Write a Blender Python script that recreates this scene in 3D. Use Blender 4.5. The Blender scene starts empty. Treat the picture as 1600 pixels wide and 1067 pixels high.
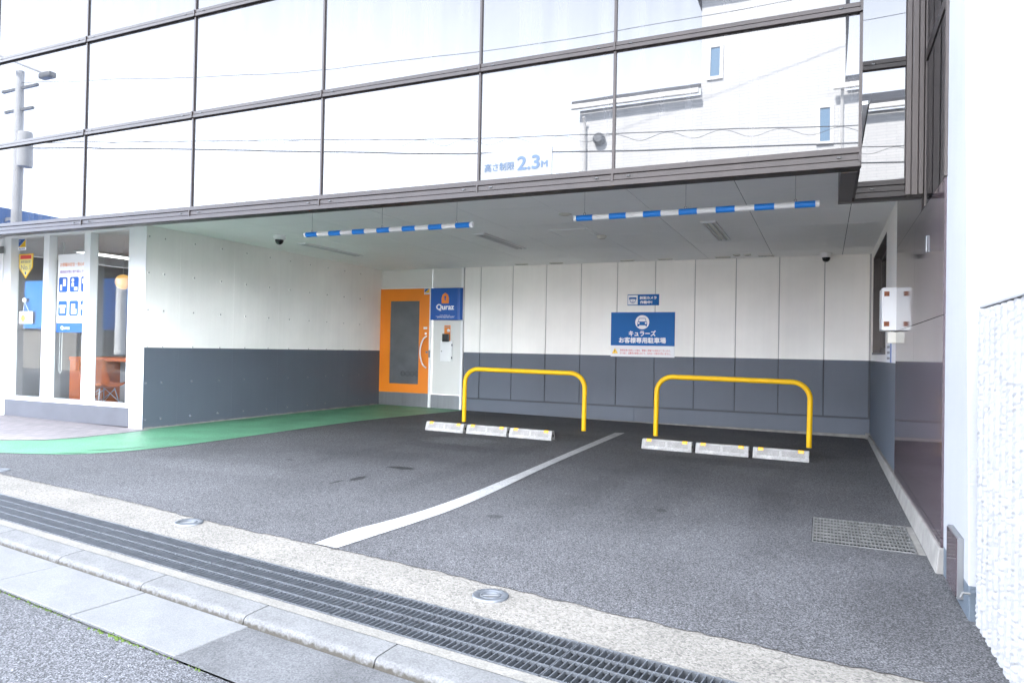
import bpy, bmesh, math, random
from mathutils import Vector, Matrix

# ------------------------------------------------------------------ camera, sky, sun, exposure
SC = bpy.context.scene
COL = SC.collection
R = math.radians
cam_d = bpy.data.cameras.new("camera"); CAM = bpy.data.objects.new("camera", cam_d); COL.objects.link(CAM)
_y, _p, _r = R(23.942), R(0.7152), R(1.0889)
_f = Vector((-math.sin(_y)*math.cos(_p), math.cos(_y)*math.cos(_p), math.sin(_p)))
_rt = Vector((math.cos(_y), math.sin(_y), 0)); _up = _rt.cross(_f)
_R = math.cos(_r)*_rt + math.sin(_r)*_up; _U = -math.sin(_r)*_rt + math.cos(_r)*_up
_m = Matrix((_R, _U, -_f)).transposed().to_4x4(); _m.translation = (0, 0, 1.1879)
CAM.matrix_world = _m
cam_d.sensor_fit = 'HORIZONTAL'; cam_d.sensor_width = 36.0; cam_d.lens = 36.0*1100.88/1600
cam_d.clip_start = 0.05; cam_d.clip_end = 3000
SC.camera = CAM
SC.view_settings.view_transform = 'Standard'; SC.view_settings.look = 'None'
SC.view_settings.exposure = 3.5; SC.view_settings.gamma = 1.0
SC.cycles.max_bounces = 16; SC.cycles.diffuse_bounces = 10; SC.cycles.glossy_bounces = 6; SC.cycles.transparent_max_bounces = 12

SUN_EL, SUN_AZ = R(44), R(-14)          # azimuth from +Y towards +X
W = bpy.data.worlds.new("World"); SC.world = W; W.use_nodes = True
nt = W.node_tree; nt.nodes.clear()
o_ = nt.nodes.new('ShaderNodeOutputWorld'); bg = nt.nodes.new('ShaderNodeBackground')
sk = nt.nodes.new('ShaderNodeTexSky'); sk.sky_type = 'NISHITA'; sk.sun_disc = False
sk.sun_elevation = SUN_EL; sk.sun_rotation = SUN_AZ
mx = nt.nodes.new('ShaderNodeMix'); mx.data_type = 'RGBA'
tc = nt.nodes.new('ShaderNodeTexCoord'); nz = nt.nodes.new('ShaderNodeTexNoise')
nz.inputs['Scale'].default_value = 2.2; nz.inputs['Detail'].default_value = 5
mr = nt.nodes.new('ShaderNodeMapRange'); mr.inputs[1].default_value = .3; mr.inputs[2].default_value = .7
mr.inputs[3].default_value = .86; mr.inputs[4].default_value = .98
nt.links.new(tc.outputs['Generated'], nz.inputs['Vector']); nt.links.new(nz.outputs['Fac'], mr.inputs[0])
nt.links.new(mr.outputs[0], mx.inputs[0]); nt.links.new(sk.outputs[0], mx.inputs[6])
sx_ = nt.nodes.new('ShaderNodeSeparateXYZ'); nt.links.new(tc.outputs['Generated'], sx_.inputs[0])
hz = nt.nodes.new('ShaderNodeMapRange'); hz.interpolation_type = 'SMOOTHSTEP'      # hazy sky, brightest at the horizon
hz.inputs[1].default_value = 0.; hz.inputs[2].default_value = .55; hz.inputs[3].default_value = 2.7; hz.inputs[4].default_value = .86
nt.links.new(sx_.outputs['Z'], hz.inputs[0])
hv = nt.nodes.new('ShaderNodeVectorMath'); hv.operation = 'SCALE'; hv.inputs[0].default_value = (8.5, 9.25, 10.6)
nt.links.new(hz.outputs[0], hv.inputs['Scale']); nt.links.new(hv.outputs[0], mx.inputs[7])
nt.links.new(mx.outputs[2], bg.inputs['Color']); bg.inputs['Strength'].default_value = 0.1
nt.links.new(bg.outputs[0], o_.inputs['Surface'])
sl = bpy.data.lights.new("sun", 'SUN'); sl.energy = 5.0; sl.angle = R(2); sl.color = (1, .96, .9)
so = bpy.data.objects.new("sun", sl); COL.objects.link(so)
so.rotation_euler = Vector((math.sin(SUN_AZ)*math.cos(SUN_EL), math.cos(SUN_AZ)*math.cos(SUN_EL), math.sin(SUN_EL))).to_track_quat('Z', 'Y').to_euler()
so.location = (0, 20, 30)

# ------------------------------------------------------------------ helpers
random.seed(4)
class MB:
    def __init__(s): s.v = []; s.f = []; s.m = []; s.mi = 0; s.sm = []
    def add(s, vs, fs, smooth=False):
        b = len(s.v); s.v += [tuple(p) for p in vs]
        for f in fs: s.f.append(tuple(i+b for i in f)); s.m.append(s.mi); s.sm.append(smooth)
        return s
    def box(s, x0, y0, z0, x1, y1, z1):
        if x0 > x1: x0, x1 = x1, x0
        if y0 > y1: y0, y1 = y1, y0
        if z0 > z1: z0, z1 = z1, z0
        v = [(x, y, z) for z in (z0, z1) for y in (y0, y1) for x in (x0, x1)]
        return s.add(v, [(0,2,3,1),(4,5,7,6),(0,1,5,4),(2,6,7,3),(0,4,6,2),(1,3,7,5)])
    def hexa(s, b, t):           # bottom ring (4, ccw from above), top ring
        return s.add(list(b)+list(t), [(3,2,1,0),(4,5,6,7),(0,1,5,4),(1,2,6,5),(2,3,7,6),(3,0,4,7)])
    def poly(s, pts): return s.add(pts, [tuple(range(len(pts)))])
    def prism(s, pts, fn, a, b, smooth=False):      # pts 2d ccw, fn(u,v,w)->xyz
        n = len(pts)
        vs = [fn(u, v, a) for u, v in pts]+[fn(u, v, b) for u, v in pts]
        fs = [tuple(range(n))[::-1], tuple(range(n, 2*n))]+[(i, (i+1) % n, n+(i+1) % n, n+i) for i in range(n)]
        return s.add(vs, fs, smooth)
    def tube(s, pts, r, seg=12, cap=True, smooth=True):
        pts = [Vector(p) for p in pts]; n = len(pts); vs = []; up = None
        for i, p in enumerate(pts):
            t = (pts[min(i+1, n-1)]-pts[max(i-1, 0)]).normalized()
            if up is None:
                up = Vector((0, 0, 1)) if abs(t.z) < .9 else Vector((1, 0, 0))
            a = t.cross(up).normalized(); up = a.cross(t).normalized()
            rr = r[i] if isinstance(r, (list, tuple)) else r
            for k in range(seg):
                q = 2*math.pi*k/seg; vs.append(p+a*(rr*math.cos(q))+up*(rr*math.sin(q)))
        fs = []
        for i in range(n-1):
            for k in range(seg):
                k2 = (k+1) % seg; fs.append((i*seg+k, i*seg+k2, (i+1)*seg+k2, (i+1)*seg+k))
        b = len(s.v); s.add(vs, fs, smooth)
        if cap: s.add(vs[:seg], [tuple(range(seg))[::-1]]); s.add(vs[-seg:], [tuple(range(seg))])
        return s
    def lathe(s, prof, c, seg=24, axis='z', smooth=True):   # prof [(r,h)]
        vs = []
        for r, h in prof:
            for k in range(seg):
                q = 2*math.pi*k/seg; a, b = r*math.cos(q), r*math.sin(q)
                if axis == 'z': p = (c[0]+a, c[1]+b, c[2]+h)
                elif axis == 'y': p = (c[0]+a, c[1]+h, c[2]+b)
                else: p = (c[0]+h, c[1]+a, c[2]+b)
                vs.append(p)
        fs = [(i*seg+k, i*seg+(k+1) % seg, (i+1)*seg+(k+1) % seg, (i+1)*seg+k) for i in range(len(prof)-1) for k in range(seg)]
        s.add(vs, fs, smooth)
        s.add(vs[:seg], [tuple(range(seg))]); s.add(vs[-seg:], [tuple(range(seg))])
        return s
    def build(s, name, mats, parent=None, bevel=0, loc=None, rot=None, seg=2):
        me = bpy.data.meshes.new(name); me.from_pydata(s.v, [], s.f)
        if not isinstance(mats, (list, tuple)): mats = [mats]
        for m in mats: me.materials.append(m)
        for p, mi, sm in zip(me.polygons, s.m, s.sm): p.material_index = mi; p.use_smooth = sm
        bm = bmesh.new(); bm.from_mesh(me); bmesh.ops.recalc_face_normals(bm, faces=bm.faces); bm.to_mesh(me); bm.free()
        o = bpy.data.objects.new(name, me); COL.objects.link(o)
        if parent: o.parent = parent
        if loc: o.location = loc
        if rot: o.rotation_euler = rot
        if bevel:
            b = o.modifiers.new('bevel', 'BEVEL'); b.width = bevel; b.segments = seg; b.limit_method = 'ANGLE'; b.angle_limit = R(40)
        return o
def tag(o, label=None, cat=None, group=None, kind=None):
    if label: o['label'] = label
    if cat: o['category'] = cat
    if group: o['group'] = group
    if kind: o['kind'] = kind
    return o
def thing(name, label, cat, loc=(0, 0, 0), rot=(0, 0, 0), group=None):
    o = bpy.data.objects.new(name, None); COL.objects.link(o); o.location = loc; o.rotation_euler = rot
    o.empty_display_size = .1
    return tag(o, label, cat, group)
def copy_tree(o, parent=None):
    c = o.copy(); COL.objects.link(c); c.parent = parent
    for ch in list(o.children): copy_tree(ch, c)
    return c
def struct(o): return tag(o, kind='structure')

# ------------------------------------------------------------------ materials
def mat(name, c, rough=.6, metal=0., var=.0, vs=3., speck=None, bump=0., bs=60., spec=.5, emit=None, streak=0.):
    m = bpy.data.materials.new(name); m.use_nodes = True; n = m.node_tree; b = n.nodes['Principled BSDF']
    b.inputs['Base Color'].default_value = (*c, 1); b.inputs['Roughness'].default_value = rough
    b.inputs['Metallic'].default_value = metal; b.inputs['Specular IOR Level'].default_value = spec
    t = n.nodes.new('ShaderNodeTexCoord'); last = None
    def nsock(x): return x
    if var or streak or speck:
        rgb = n.nodes.new('ShaderNodeRGB'); rgb.outputs[0].default_value = (*c, 1); last = rgb.outputs[0]
    def mul(last, fac, lo, hi):
        r = n.nodes.new('ShaderNodeMapRange'); r.inputs[1].default_value = .3; r.inputs[2].default_value = .7
        r.inputs[3].default_value = lo; r.inputs[4].default_value = hi; n.links.new(fac, r.inputs[0])
        v = n.nodes.new('ShaderNodeVectorMath'); v.operation = 'SCALE'
        n.links.new(last, v.inputs[0]); n.links.new(r.outputs[0], v.inputs['Scale']); return v.outputs[0]
    if var:
        q = n.nodes.new('ShaderNodeTexNoise'); q.inputs['Scale'].default_value = vs; q.inputs['Detail'].default_value = 6
        n.links.new(t.outputs['Object'], q.inputs['Vector']); last = mul(last, q.outputs['Fac'], 1-var, 1+var)
    if streak:
        mp = n.nodes.new('ShaderNodeMapping'); mp.inputs['Scale'].default_value = (1, 1, .05)
        n.links.new(t.outputs['Object'], mp.inputs['Vector'])
        q = n.nodes.new('ShaderNodeTexNoise'); q.inputs['Scale'].default_value = 14; q.inputs['Detail'].default_value = 5
        n.links.new(mp.outputs[0], q.inputs['Vector']); last = mul(last, q.outputs['Fac'], 1-streak, 1+streak*.5)
    if speck:      # (scale, lo, hi)
        q = n.nodes.new('ShaderNodeTexVoronoi'); q.inputs['Scale'].default_value = speck[0]
        n.links.new(t.outputs['Object'], q.inputs['Vector'])
        sp = n.nodes.new('ShaderNodeSeparateColor'); n.links.new(q.outputs['Color'], sp.inputs[0])
        p = n.nodes.new('ShaderNodeMath'); p.operation = 'POWER'; n.links.new(sp.outputs[0], p.inputs[0]); p.inputs[1].default_value = speck[3] if len(speck) > 3 else 1.
        r = n.nodes.new('ShaderNodeMapRange'); r.inputs[3].default_value = speck[1]; r.inputs[4].default_value = speck[2]
        n.links.new(p.outputs[0], r.inputs[0])
        v = n.nodes.new('ShaderNodeVectorMath'); v.operation = 'SCALE'; n.links.new(last, v.inputs[0]); n.links.new(r.outputs[0], v.inputs['Scale']); last = v.outputs[0]
    if last is not None: n.links.new(last, b.inputs['Base Color'])
    if bump:
        q = n.nodes.new('ShaderNodeTexNoise'); q.inputs['Scale'].default_value = bs; q.inputs['Detail'].default_value = 4
        n.links.new(t.outputs['Object'], q.inputs['Vector'])
        bp = n.nodes.new('ShaderNodeBump'); bp.inputs['Strength'].default_value = bump; bp.inputs['Distance'].default_value = .01
        n.links.new(q.outputs['Fac'], bp.inputs['Height']); n.links.new(bp.outputs[0], b.inputs['Normal'])
    if emit:
        b.inputs['Emission Color'].default_value = (*emit[0], 1); b.inputs['Emission Strength'].default_value = emit[1]
    return m

def paint_two(name, hi, lo, z, rough=.55, bump=.25, bs=90, streak=.04):
    """upper colour over lower colour, split at height z (a painted dado), with a soil streak"""
    m = mat(name, hi, rough, var=.065, vs=1.1, bump=bump, bs=bs, streak=streak*.6)
    n = m.node_tree; b = n.nodes['Principled BSDF']; src = b.inputs['Base Color'].links[0].from_socket
    t = [x for x in n.nodes if x.type == 'TEX_COORD'][0]
    rgb = [x for x in n.nodes if x.type == 'RGB'][0]
    s = n.nodes.new('ShaderNodeSeparateXYZ'); n.links.new(t.outputs['Object'], s.inputs[0])
    g = n.nodes.new('ShaderNodeMath'); g.operation = 'GREATER_THAN'; g.inputs[1].default_value = z; n.links.new(s.outputs['Z'], g.inputs[0])
    k = n.nodes.new('ShaderNodeMix'); k.data_type = 'RGBA'; k.inputs[6].default_value = (*lo, 1); k.inputs[7].default_value = (*hi, 1)
    n.links.new(g.outputs[0], k.inputs[0])
    for l in list(rgb.outputs[0].links):
        to = l.to_socket; n.links.remove(l); n.links.new(k.outputs[2], to)
    return m

def glass_mat(name, tint=(.95, .97, .97), refl=.12, rough=.0):
    m = bpy.data.materials.new(name); m.use_nodes = True; n = m.node_tree; n.nodes.clear()
    o = n.nodes.new('ShaderNodeOutputMaterial'); a = n.nodes.new('ShaderNodeBsdfTransparent'); a.inputs[0].default_value = (*tint, 1)
    g = n.nodes.new('ShaderNodeBsdfGlossy'); g.inputs['Roughness'].default_value = rough
    ge = n.nodes.new('ShaderNodeNewGeometry'); dt = n.nodes.new('ShaderNodeVectorMath'); dt.operation = 'DOT_PRODUCT'
    n.links.new(ge.outputs['Incoming'], dt.inputs[0]); n.links.new(ge.outputs['Normal'], dt.inputs[1])
    ab = n.nodes.new('ShaderNodeMath'); ab.operation = 'ABSOLUTE'; n.links.new(dt.outputs['Value'], ab.inputs[0])
    om = n.nodes.new('ShaderNodeMath'); om.operation = 'SUBTRACT'; om.inputs[0].default_value = 1; n.links.new(ab.outputs[0], om.inputs[1])
    lw = n.nodes.new('ShaderNodeMath'); lw.operation = 'POWER'; lw.inputs[1].default_value = 5; n.links.new(om.outputs[0], lw.inputs[0])
    ad = n.nodes.new('ShaderNodeMath'); ad.operation = 'MULTIPLY_ADD'; ad.inputs[1].default_value = .9; ad.inputs[2].default_value = refl
    ad.use_clamp = True
    mx = n.nodes.new('ShaderNodeMixShader'); n.links.new(lw.outputs[0], ad.inputs[0]); n.links.new(ad.outputs[0], mx.inputs[0])
    n.links.new(a.outputs[0], mx.inputs[1]); n.links.new(g.outputs[0], mx.inputs[2]); n.links.new(mx.outputs[0], o.inputs[0])
    return m

def mirror_mat(name, c, veil):
    m = bpy.data.materials.new(name); m.use_nodes = True; n = m.node_tree; n.nodes.clear()
    o = n.nodes.new('ShaderNodeOutputMaterial'); g = n.nodes.new('ShaderNodeBsdfGlossy'); g.inputs['Color'].default_value = (*c, 1); g.inputs['Roughness'].default_value = .012
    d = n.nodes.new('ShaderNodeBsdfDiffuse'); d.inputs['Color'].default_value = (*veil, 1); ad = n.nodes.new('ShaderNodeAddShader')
    t = n.nodes.new('ShaderNodeTexCoord'); q = n.nodes.new('ShaderNodeTexNoise'); q.inputs['Scale'].default_value = .9; q.inputs['Detail'].default_value = 1.5
    n.links.new(t.outputs['Object'], q.inputs['Vector'])
    bp = n.nodes.new('ShaderNodeBump'); bp.inputs['Strength'].default_value = .07; bp.inputs['Distance'].default_value = .02
    n.links.new(q.outputs['Fac'], bp.inputs['Height']); n.links.new(bp.outputs[0], g.inputs['Normal'])
    # pale haze put into the colour to lift dark reflections, with rain-washed dust streaks
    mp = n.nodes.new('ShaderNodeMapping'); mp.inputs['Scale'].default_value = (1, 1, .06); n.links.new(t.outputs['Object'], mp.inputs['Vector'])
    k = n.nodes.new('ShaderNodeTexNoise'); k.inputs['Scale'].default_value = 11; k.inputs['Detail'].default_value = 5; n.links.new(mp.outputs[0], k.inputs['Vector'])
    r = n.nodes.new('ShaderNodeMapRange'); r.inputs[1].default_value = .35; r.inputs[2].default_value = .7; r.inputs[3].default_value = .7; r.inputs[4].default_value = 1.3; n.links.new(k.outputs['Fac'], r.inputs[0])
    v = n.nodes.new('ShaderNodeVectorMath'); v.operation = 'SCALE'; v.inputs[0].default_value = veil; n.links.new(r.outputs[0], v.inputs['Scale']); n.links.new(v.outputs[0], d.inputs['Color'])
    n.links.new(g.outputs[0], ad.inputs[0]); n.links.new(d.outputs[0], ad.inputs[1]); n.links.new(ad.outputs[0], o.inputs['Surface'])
    return m

def asphalt_mat(name, c, dark_far=None, stains=()):
    m = mat(name, c,   .85, var=.2, vs=.9, speck=(190, .34, 2.2, 1.8), bump=.55, bs=150, spec=.35)
    n = m.node_tree; b = n.nodes['Principled BSDF']; src = b.inputs['Base Color'].links[0].from_socket
    t = [x for x in n.nodes if x.type == 'TEX_COORD'][0]
    # coarse second layer of pale stones
    q = n.nodes.new('ShaderNodeTexVoronoi'); q.inputs['Scale'].default_value = 75; n.links.new(t.outputs['Object'], q.inputs['Vector'])
    sp = n.nodes.new('ShaderNodeSeparateColor'); n.links.new(q.outputs['Color'], sp.inputs[0])
    r = n.nodes.new('ShaderNodeMapRange'); r.inputs[1].default_value = .9; r.inputs[2].default_value = .99; r.inputs[3].default_value = 1.; r.inputs[4].default_value = 1.9
    n.links.new(sp.outputs[1], r.inputs[0])
    d = n.nodes.new('ShaderNodeMapRange'); d.inputs[1].default_value = .35; d.inputs[2].default_value = .25; d.inputs[3].default_value = 0; d.inputs[4].default_value = 1
    n.links.new(q.outputs['Distance'], d.inputs[0])
    mm = n.nodes.new('ShaderNodeMix'); mm.data_type = 'FLOAT'; mm.inputs[2].default_value = 1.; n.links.new(d.outputs[0], mm.inputs[0]); n.links.new(r.outputs[0], mm.inputs[3])
    v = n.nodes.new('ShaderNodeVectorMath'); v.operation = 'SCALE'; n.links.new(src, v.inputs[0]); n.links.new(mm.outputs[0], v.inputs['Scale'])
    last = v.outputs[0]
    for (x, y, rx, ry, fac) in stains:
        mp = n.nodes.new('ShaderNodeMapping'); mp.vector_type = 'POINT'
        mp.inputs['Location'].default_value = (-x/rx, -y/ry, 0); mp.inputs['Scale'].default_value = (1/rx, 1/ry, 0)
        n.links.new(t.outputs['Object'], mp.inputs['Vector'])
        nn = n.nodes.new('ShaderNodeTexNoise'); nn.inputs['Scale'].default_value = 7; nn.inputs['Detail'].default_value = 5
        n.links.new(t.outputs['Object'], nn.inputs['Vector'])
        ln = n.nodes.new('ShaderNodeVectorMath'); ln.operation = 'LENGTH'; n.links.new(mp.outputs[0], ln.inputs[0])
        ad = n.nodes.new('ShaderNodeMath'); ad.operation = 'MULTIPLY_ADD'; n.links.new(nn.outputs['Fac'], ad.inputs[0]); ad.inputs[1].default_value = 1.4; n.links.new(ln.outputs['Value'], ad.inputs[2])
        rr = n.nodes.new('ShaderNodeMapRange'); rr.inputs[1].default_value = 1.35; rr.inputs[2].default_value = 1.75; rr.inputs[3].default_value = fac; rr.inputs[4].default_value = 1
        n.links.new(ad.outputs[0], rr.inputs[0])
        v = n.nodes.new('ShaderNodeVectorMath'); v.operation = 'SCALE'; n.links.new(last, v.inputs[0]); n.links.new(rr.outputs[0], v.inputs['Scale']); last = v.outputs[0]
    n.links.new(last, b.inputs['Base Color'])
    return m

M = {}
M['tyre'] = mat('tyre rubber mark', (.03, .07, .045), .6, var=.3, vs=9)
M['asphalt'] = asphalt_mat('asphalt', (.068, .067, .070), stains=[(-3.72, 5.79, .14, .075, .12), (-3.74, 5.14, .05, .16, .15), (-3.80, 4.95, .02, .12, .3),
    (-4.2, 7.85, .55, .4, 1.5), (-1.0, 8.0, .8, .25, .75), (-4.0, 7.3, .8, .25, .8), (.3, 3.75, .22, .6, .78), (-2.0, 7.2, .9, .6, .88), (-4.6, 6.4, 1.1, .35, .86), (-1.2, 6.2, .25, 1.6, .86), (-.35, 6.0, .17, 2.2, .87), (-1.75, 5.6, .17, 2.4, .88), (-3.2, 6.4, .17, 2.4, .88), (-4.6, 6.9, .17, 2.2, .87), (-5.2, 4.9, 1.0, .3, 1.18), (-.6, 4.9, .5, .35, 1.15), (-2.1, 4.5, .07, .05, .5), (-1.1, 5.3, .05, .06, .5), (-4.9, 5.6, .06, .05, .5), (-4.1, 9.2, 1.2, .3, .8), (-.9, 9.2, 1.2, .3, .8)])
M['road'] = asphalt_mat('road asphalt', (.063, .063, .067))
M['gutter'] = mat('gutter concrete', (.068, .068, .070), .9, var=.25, vs=3.5, speck=(150, .7, 1.35), bump=.4, bs=120)
M['slab'] = mat('pale concrete slab', (.127, .127, .127), .9, var=.12, vs=4, speck=(160, .9, 1.1), bump=.25, bs=140)
M['kerb'] = mat('kerb concrete', (.110, .109, .108), .9, var=.2, vs=5, speck=(150, .8, 1.15), bump=.3, bs=120)
def grime(m, z):
    n = m.node_tree; b = n.nodes['Principled BSDF']; src = b.inputs['Base Color'].links[0].from_socket
    t = [x for x in n.nodes if x.type == 'TEX_COORD'][0]; s = n.nodes.new('ShaderNodeSeparateXYZ'); n.links.new(t.outputs['Object'], s.inputs[0])
    q = n.nodes.new('ShaderNodeTexNoise'); q.inputs['Scale'].default_value = 32; q.inputs['Detail'].default_value = 6; n.links.new(t.outputs['Object'], q.inputs['Vector'])
    a = n.nodes.new('ShaderNodeMath'); a.operation = 'MULTIPLY_ADD'; a.inputs[1].default_value = .055; n.links.new(q.outputs['Fac'], a.inputs[0]); n.links.new(s.outputs['Z'], a.inputs[2])
    r = n.nodes.new('ShaderNodeMapRange'); r.inputs[1].default_value = z+.028; r.inputs[2].default_value = z+.012; n.links.new(a.outputs[0], r.inputs[0])
    k = n.nodes.new('ShaderNodeMix'); k.data_type = 'RGBA'; n.links.new(r.outputs[0], k.inputs[0]); n.links.new(src, k.inputs[6]); k.inputs[7].default_value = (.038, .033, .025, 1)
    n.links.new(k.outputs[2], b.inputs['Base Color'])
grime(M['kerb'], -.026)
M['apron'] = mat('washed concrete', (.158, .146, .128), .95, var=.12, vs=2.2, speck=(105, .5, 1.3, .6), bump=.8, bs=110)
M['strip'] = mat('mortar strip', (.150, .141, .124), .9, var=.12, vs=6, speck=(150, .8, 1.15), bump=.3)
M['green'] = mat('green paving paint', (.085, .245, .135), .5, var=.2, vs=2.2, speck=(140, .7, 1.2, .6), bump=.35, bs=140)
M['line'] = mat('white line paint', (.33, .325, .32), .7, var=.12, vs=5, speck=(95, .5, 1.12, .38), bump=.4, bs=150)
M['steel'] = mat('galvanised steel', (.15, .16, .175), .45, .6, var=.15, vs=20)
M['steel_old'] = mat('weathered galvanised steel', (.155, .155, .15), .6, .3, var=.3, vs=25)
M['pit'] = mat('drain pit', (.04, .04, .04), .95, var=.4, vs=6)
M['stainless'] = mat('brushed stainless', (.20, .205, .21), .42, .6, var=.08, vs=2, streak=.1)
M['white_wall'] = paint_two('painted concrete with dark dado', (.86, .835, .785), (.088, .103, .125), 1.1345)
M['back_panel'] = paint_two('panel wall with dark dado', (.86, .835, .78), (.084, .097, .12), 1.1345, bump=.35, bs=130, streak=.03)
M['plinth'] = mat('plinth concrete', (.20, .19, .175), .9, var=.2, vs=5, bump=.4, streak=.15)
M['ceiling'] = mat('painted ceiling board', (.88, .875, .85), .6, var=.03, vs=1)
M['seam'] = mat('pale seam', (.82, .82, .81), .6)
M['dark_seam'] = mat('dark seam', (.08, .08, .08), .7)
M['seam_back'] = paint_two('seam sealant', (.40, .39, .37), (.035, .04, .05), 1.1345)
M['tie'] = mat('form tie filler', (.20, .20, .20), .7)
M['bronze'] = mat('bronze anodised aluminium', (.017, .0115, .010), .45, .1, var=.15, vs=5, streak=.15, spec=.38)
M['bronze_d'] = mat('dark bronze', (.06, .05, .047), .4, .4, var=.1, vs=5)
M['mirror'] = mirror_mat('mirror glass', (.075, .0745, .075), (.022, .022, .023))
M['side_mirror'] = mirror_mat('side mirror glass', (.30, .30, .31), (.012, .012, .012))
M['glass'] = glass_mat('shop glass', (.93, .95, .95), .05)
M['frost'] = mat('frosted dark glass', (.10, .105, .11), .25, var=.12, vs=4)
M['darkglass'] = mat('dark window glass', (.03, .03, .035), .08)
M['white'] = mat('white coated aluminium', (.74, .74, .73), .4, var=.02, vs=3)
M['panel_white'] = mat('off white door panel', (.60, .595, .56), .5, var=.02)
M['white_plastic'] = mat('white plastic', (.72, .72, .70), .35)
M['cream'] = mat('cream plastic', (.62, .60, .52), .45)
M['orange'] = mat('orange paint', (.72, .20, .008), .4, var=.04, vs=2)
M['orange_l'] = mat('orange shell', (.80, .22, .02), .35)
M['orange_shop'] = mat('orange laminate', (.46, .10, .005), .45)
M['kick'] = mat('dull steel sill', (.10, .10, .108), .45, .4, var=.1, vs=3)
M['blue'] = mat('sign blue', (.005, .085, .36), .35)
M['blue_post'] = mat('poster blue', (.008, .09, .38), .5)
M['blue_b'] = mat('parking sign blue', (.006, .115, .36), .5, var=.04, vs=2, spec=.2)
M['blue_bar'] = mat('bar blue', (.006, .19, .62), .4)
M['pale_blue'] = mat('pale blue lettering', (.026, .052, .092), .6)
M['yellow'] = mat('yellow paint', (.78, .45, .002), .45, var=.05, vs=6, spec=.3)
M['yellow_r'] = mat('amber reflector', (.85, .42, .01), .25)
M['stop'] = mat('wheel stop concrete', (.38, .37, .35), .9, var=.2, vs=9, speck=(130, .8, 1.12), bump=.4, bs=90)
M['groove'] = mat('groove shade', (.22, .21, .20), .9)
M['black'] = mat('black plastic', (.012, .012, .013), .25)
M['rust'] = mat('rusty hinge', (.22, .07, .025), .7, var=.4, vs=60)
M['granite'] = mat('polished brown granite', (.055, .04, .045), .07, speck=(420, .6, 1.7), var=.1, vs=3, spec=.58)
M['plaster'] = mat('white plaster', (.29, .292, .296), .85, var=.06, vs=2, bump=.15, bs=50)
M['rough'] = mat('split rib concrete', (.265, .265, .266), .9, var=.06, vs=6, bump=.28, bs=38)
M['pillar'] = paint_two('plaster with grey blue foot', (.29, .297, .315), (.07, .088, .108), .15)
M['siding'] = None
M['red'] = mat('red print', (.65, .05, .04), .5)
M['limit'] = mat('white limit panel', (.115, .116, .118), .5)
M['grey_t'] = mat('grey print', (.30, .28, .27), .6)
M['purple'] = mat('purple print', (.30, .16, .45), .5)
M['orange_t'] = mat('orange print', (.80, .25, .04), .5)
M['paper'] = mat('white paper', (.80, .80, .80), .6)
M['pyel'] = mat('pale yellow print', (.80, .70, .25), .5)
M['floor_in'] = mat('grey shop floor', (.09, .088, .09), .45, var=.05)
M['wall_in'] = mat('shop interior wall', (.34, .335, .34), .7, var=.02)
M['lamp'] = mat('lit globe lamp', (.25, .14, .03), .4, emit=((1, .58, .16), .085))
M['lit'] = mat('lit diffuser', (.8, .8, .8), .5, emit=((1, .97, .92), .8))
M['tube'] = mat('unlit tube', (.55, .56, .55), .4)
M['wire'] = mat('wire', (.35, .35, .36), .4, .6)
M['cable'] = mat('grey black cable', (.05, .06, .075), .6)
M['pole'] = mat('concrete pole', (.52, .54, .57), .8, var=.1)
M['roof'] = mat('dark roof', (.05, .055, .07), .6)
M['ribgrey'] = mat('grey ribbed concrete', (.16, .155, .15), .9, var=.1)
M['moss'] = mat('moss', (.045, .075, .008), .95, var=.4, vs=40)
def siding():
    m = mat('white siding', (.62, .63, .64), .7, var=.02)
    n = m.node_tree; b = n.nodes['Principled BSDF']; t = [x for x in n.nodes if x.type == 'TEX_COORD'][0]
    w = n.nodes.new('ShaderNodeTexBrick'); w.inputs['Scale'].default_value = 1.; w.inputs['Brick Width'].default_value = .45; w.inputs['Row Height'].default_value = .075
    w.inputs['Mortar Size'].default_value = .006; w.inputs['Color1'].default_value = (.64, .65, .66, 1); w.inputs['Color2'].default_value = (.595, .605, .62, 1); w.inputs['Mortar'].default_value = (.46, .48, .51, 1)
    mp = n.nodes.new('ShaderNodeMapping'); mp.inputs['Rotation'].default_value = (R(90), 0, 0)
    n.links.new(t.outputs['Object'], mp.inputs['Vector']); n.links.new(mp.outputs[0], w.inputs['Vector']); n.links.new(w.outputs['Color'], b.inputs['Base Color'])
    return m
M['siding'] = siding()
def pavers():
    m = mat('pink grey pavers', (.5, .45, .45), .8, bump=.1)
    n = m.node_tree; b = n.nodes['Principled BSDF']; t = [x for x in n.nodes if x.type == 'TEX_COORD'][0]
    w = n.nodes.new('ShaderNodeTexBrick'); w.inputs['Scale'].default_value = 1.; w.inputs['Brick Width'].default_value = .2; w.inputs['Row Height'].default_value = .1
    w.inputs['Mortar Size'].default_value = .004; w.inputs['Color1'].default_value = (.25, .22, .22, 1); w.inputs['Color2'].default_value = (.20, .18, .185, 1); w.inputs['Mortar'].default_value = (.10, .095, .095, 1)
    n.links.new(t.outputs['Object'], w.inputs['Vector']); n.links.new(w.outputs['Color'], b.inputs['Base Color'])
    return m
M['paver'] = pavers()

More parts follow.
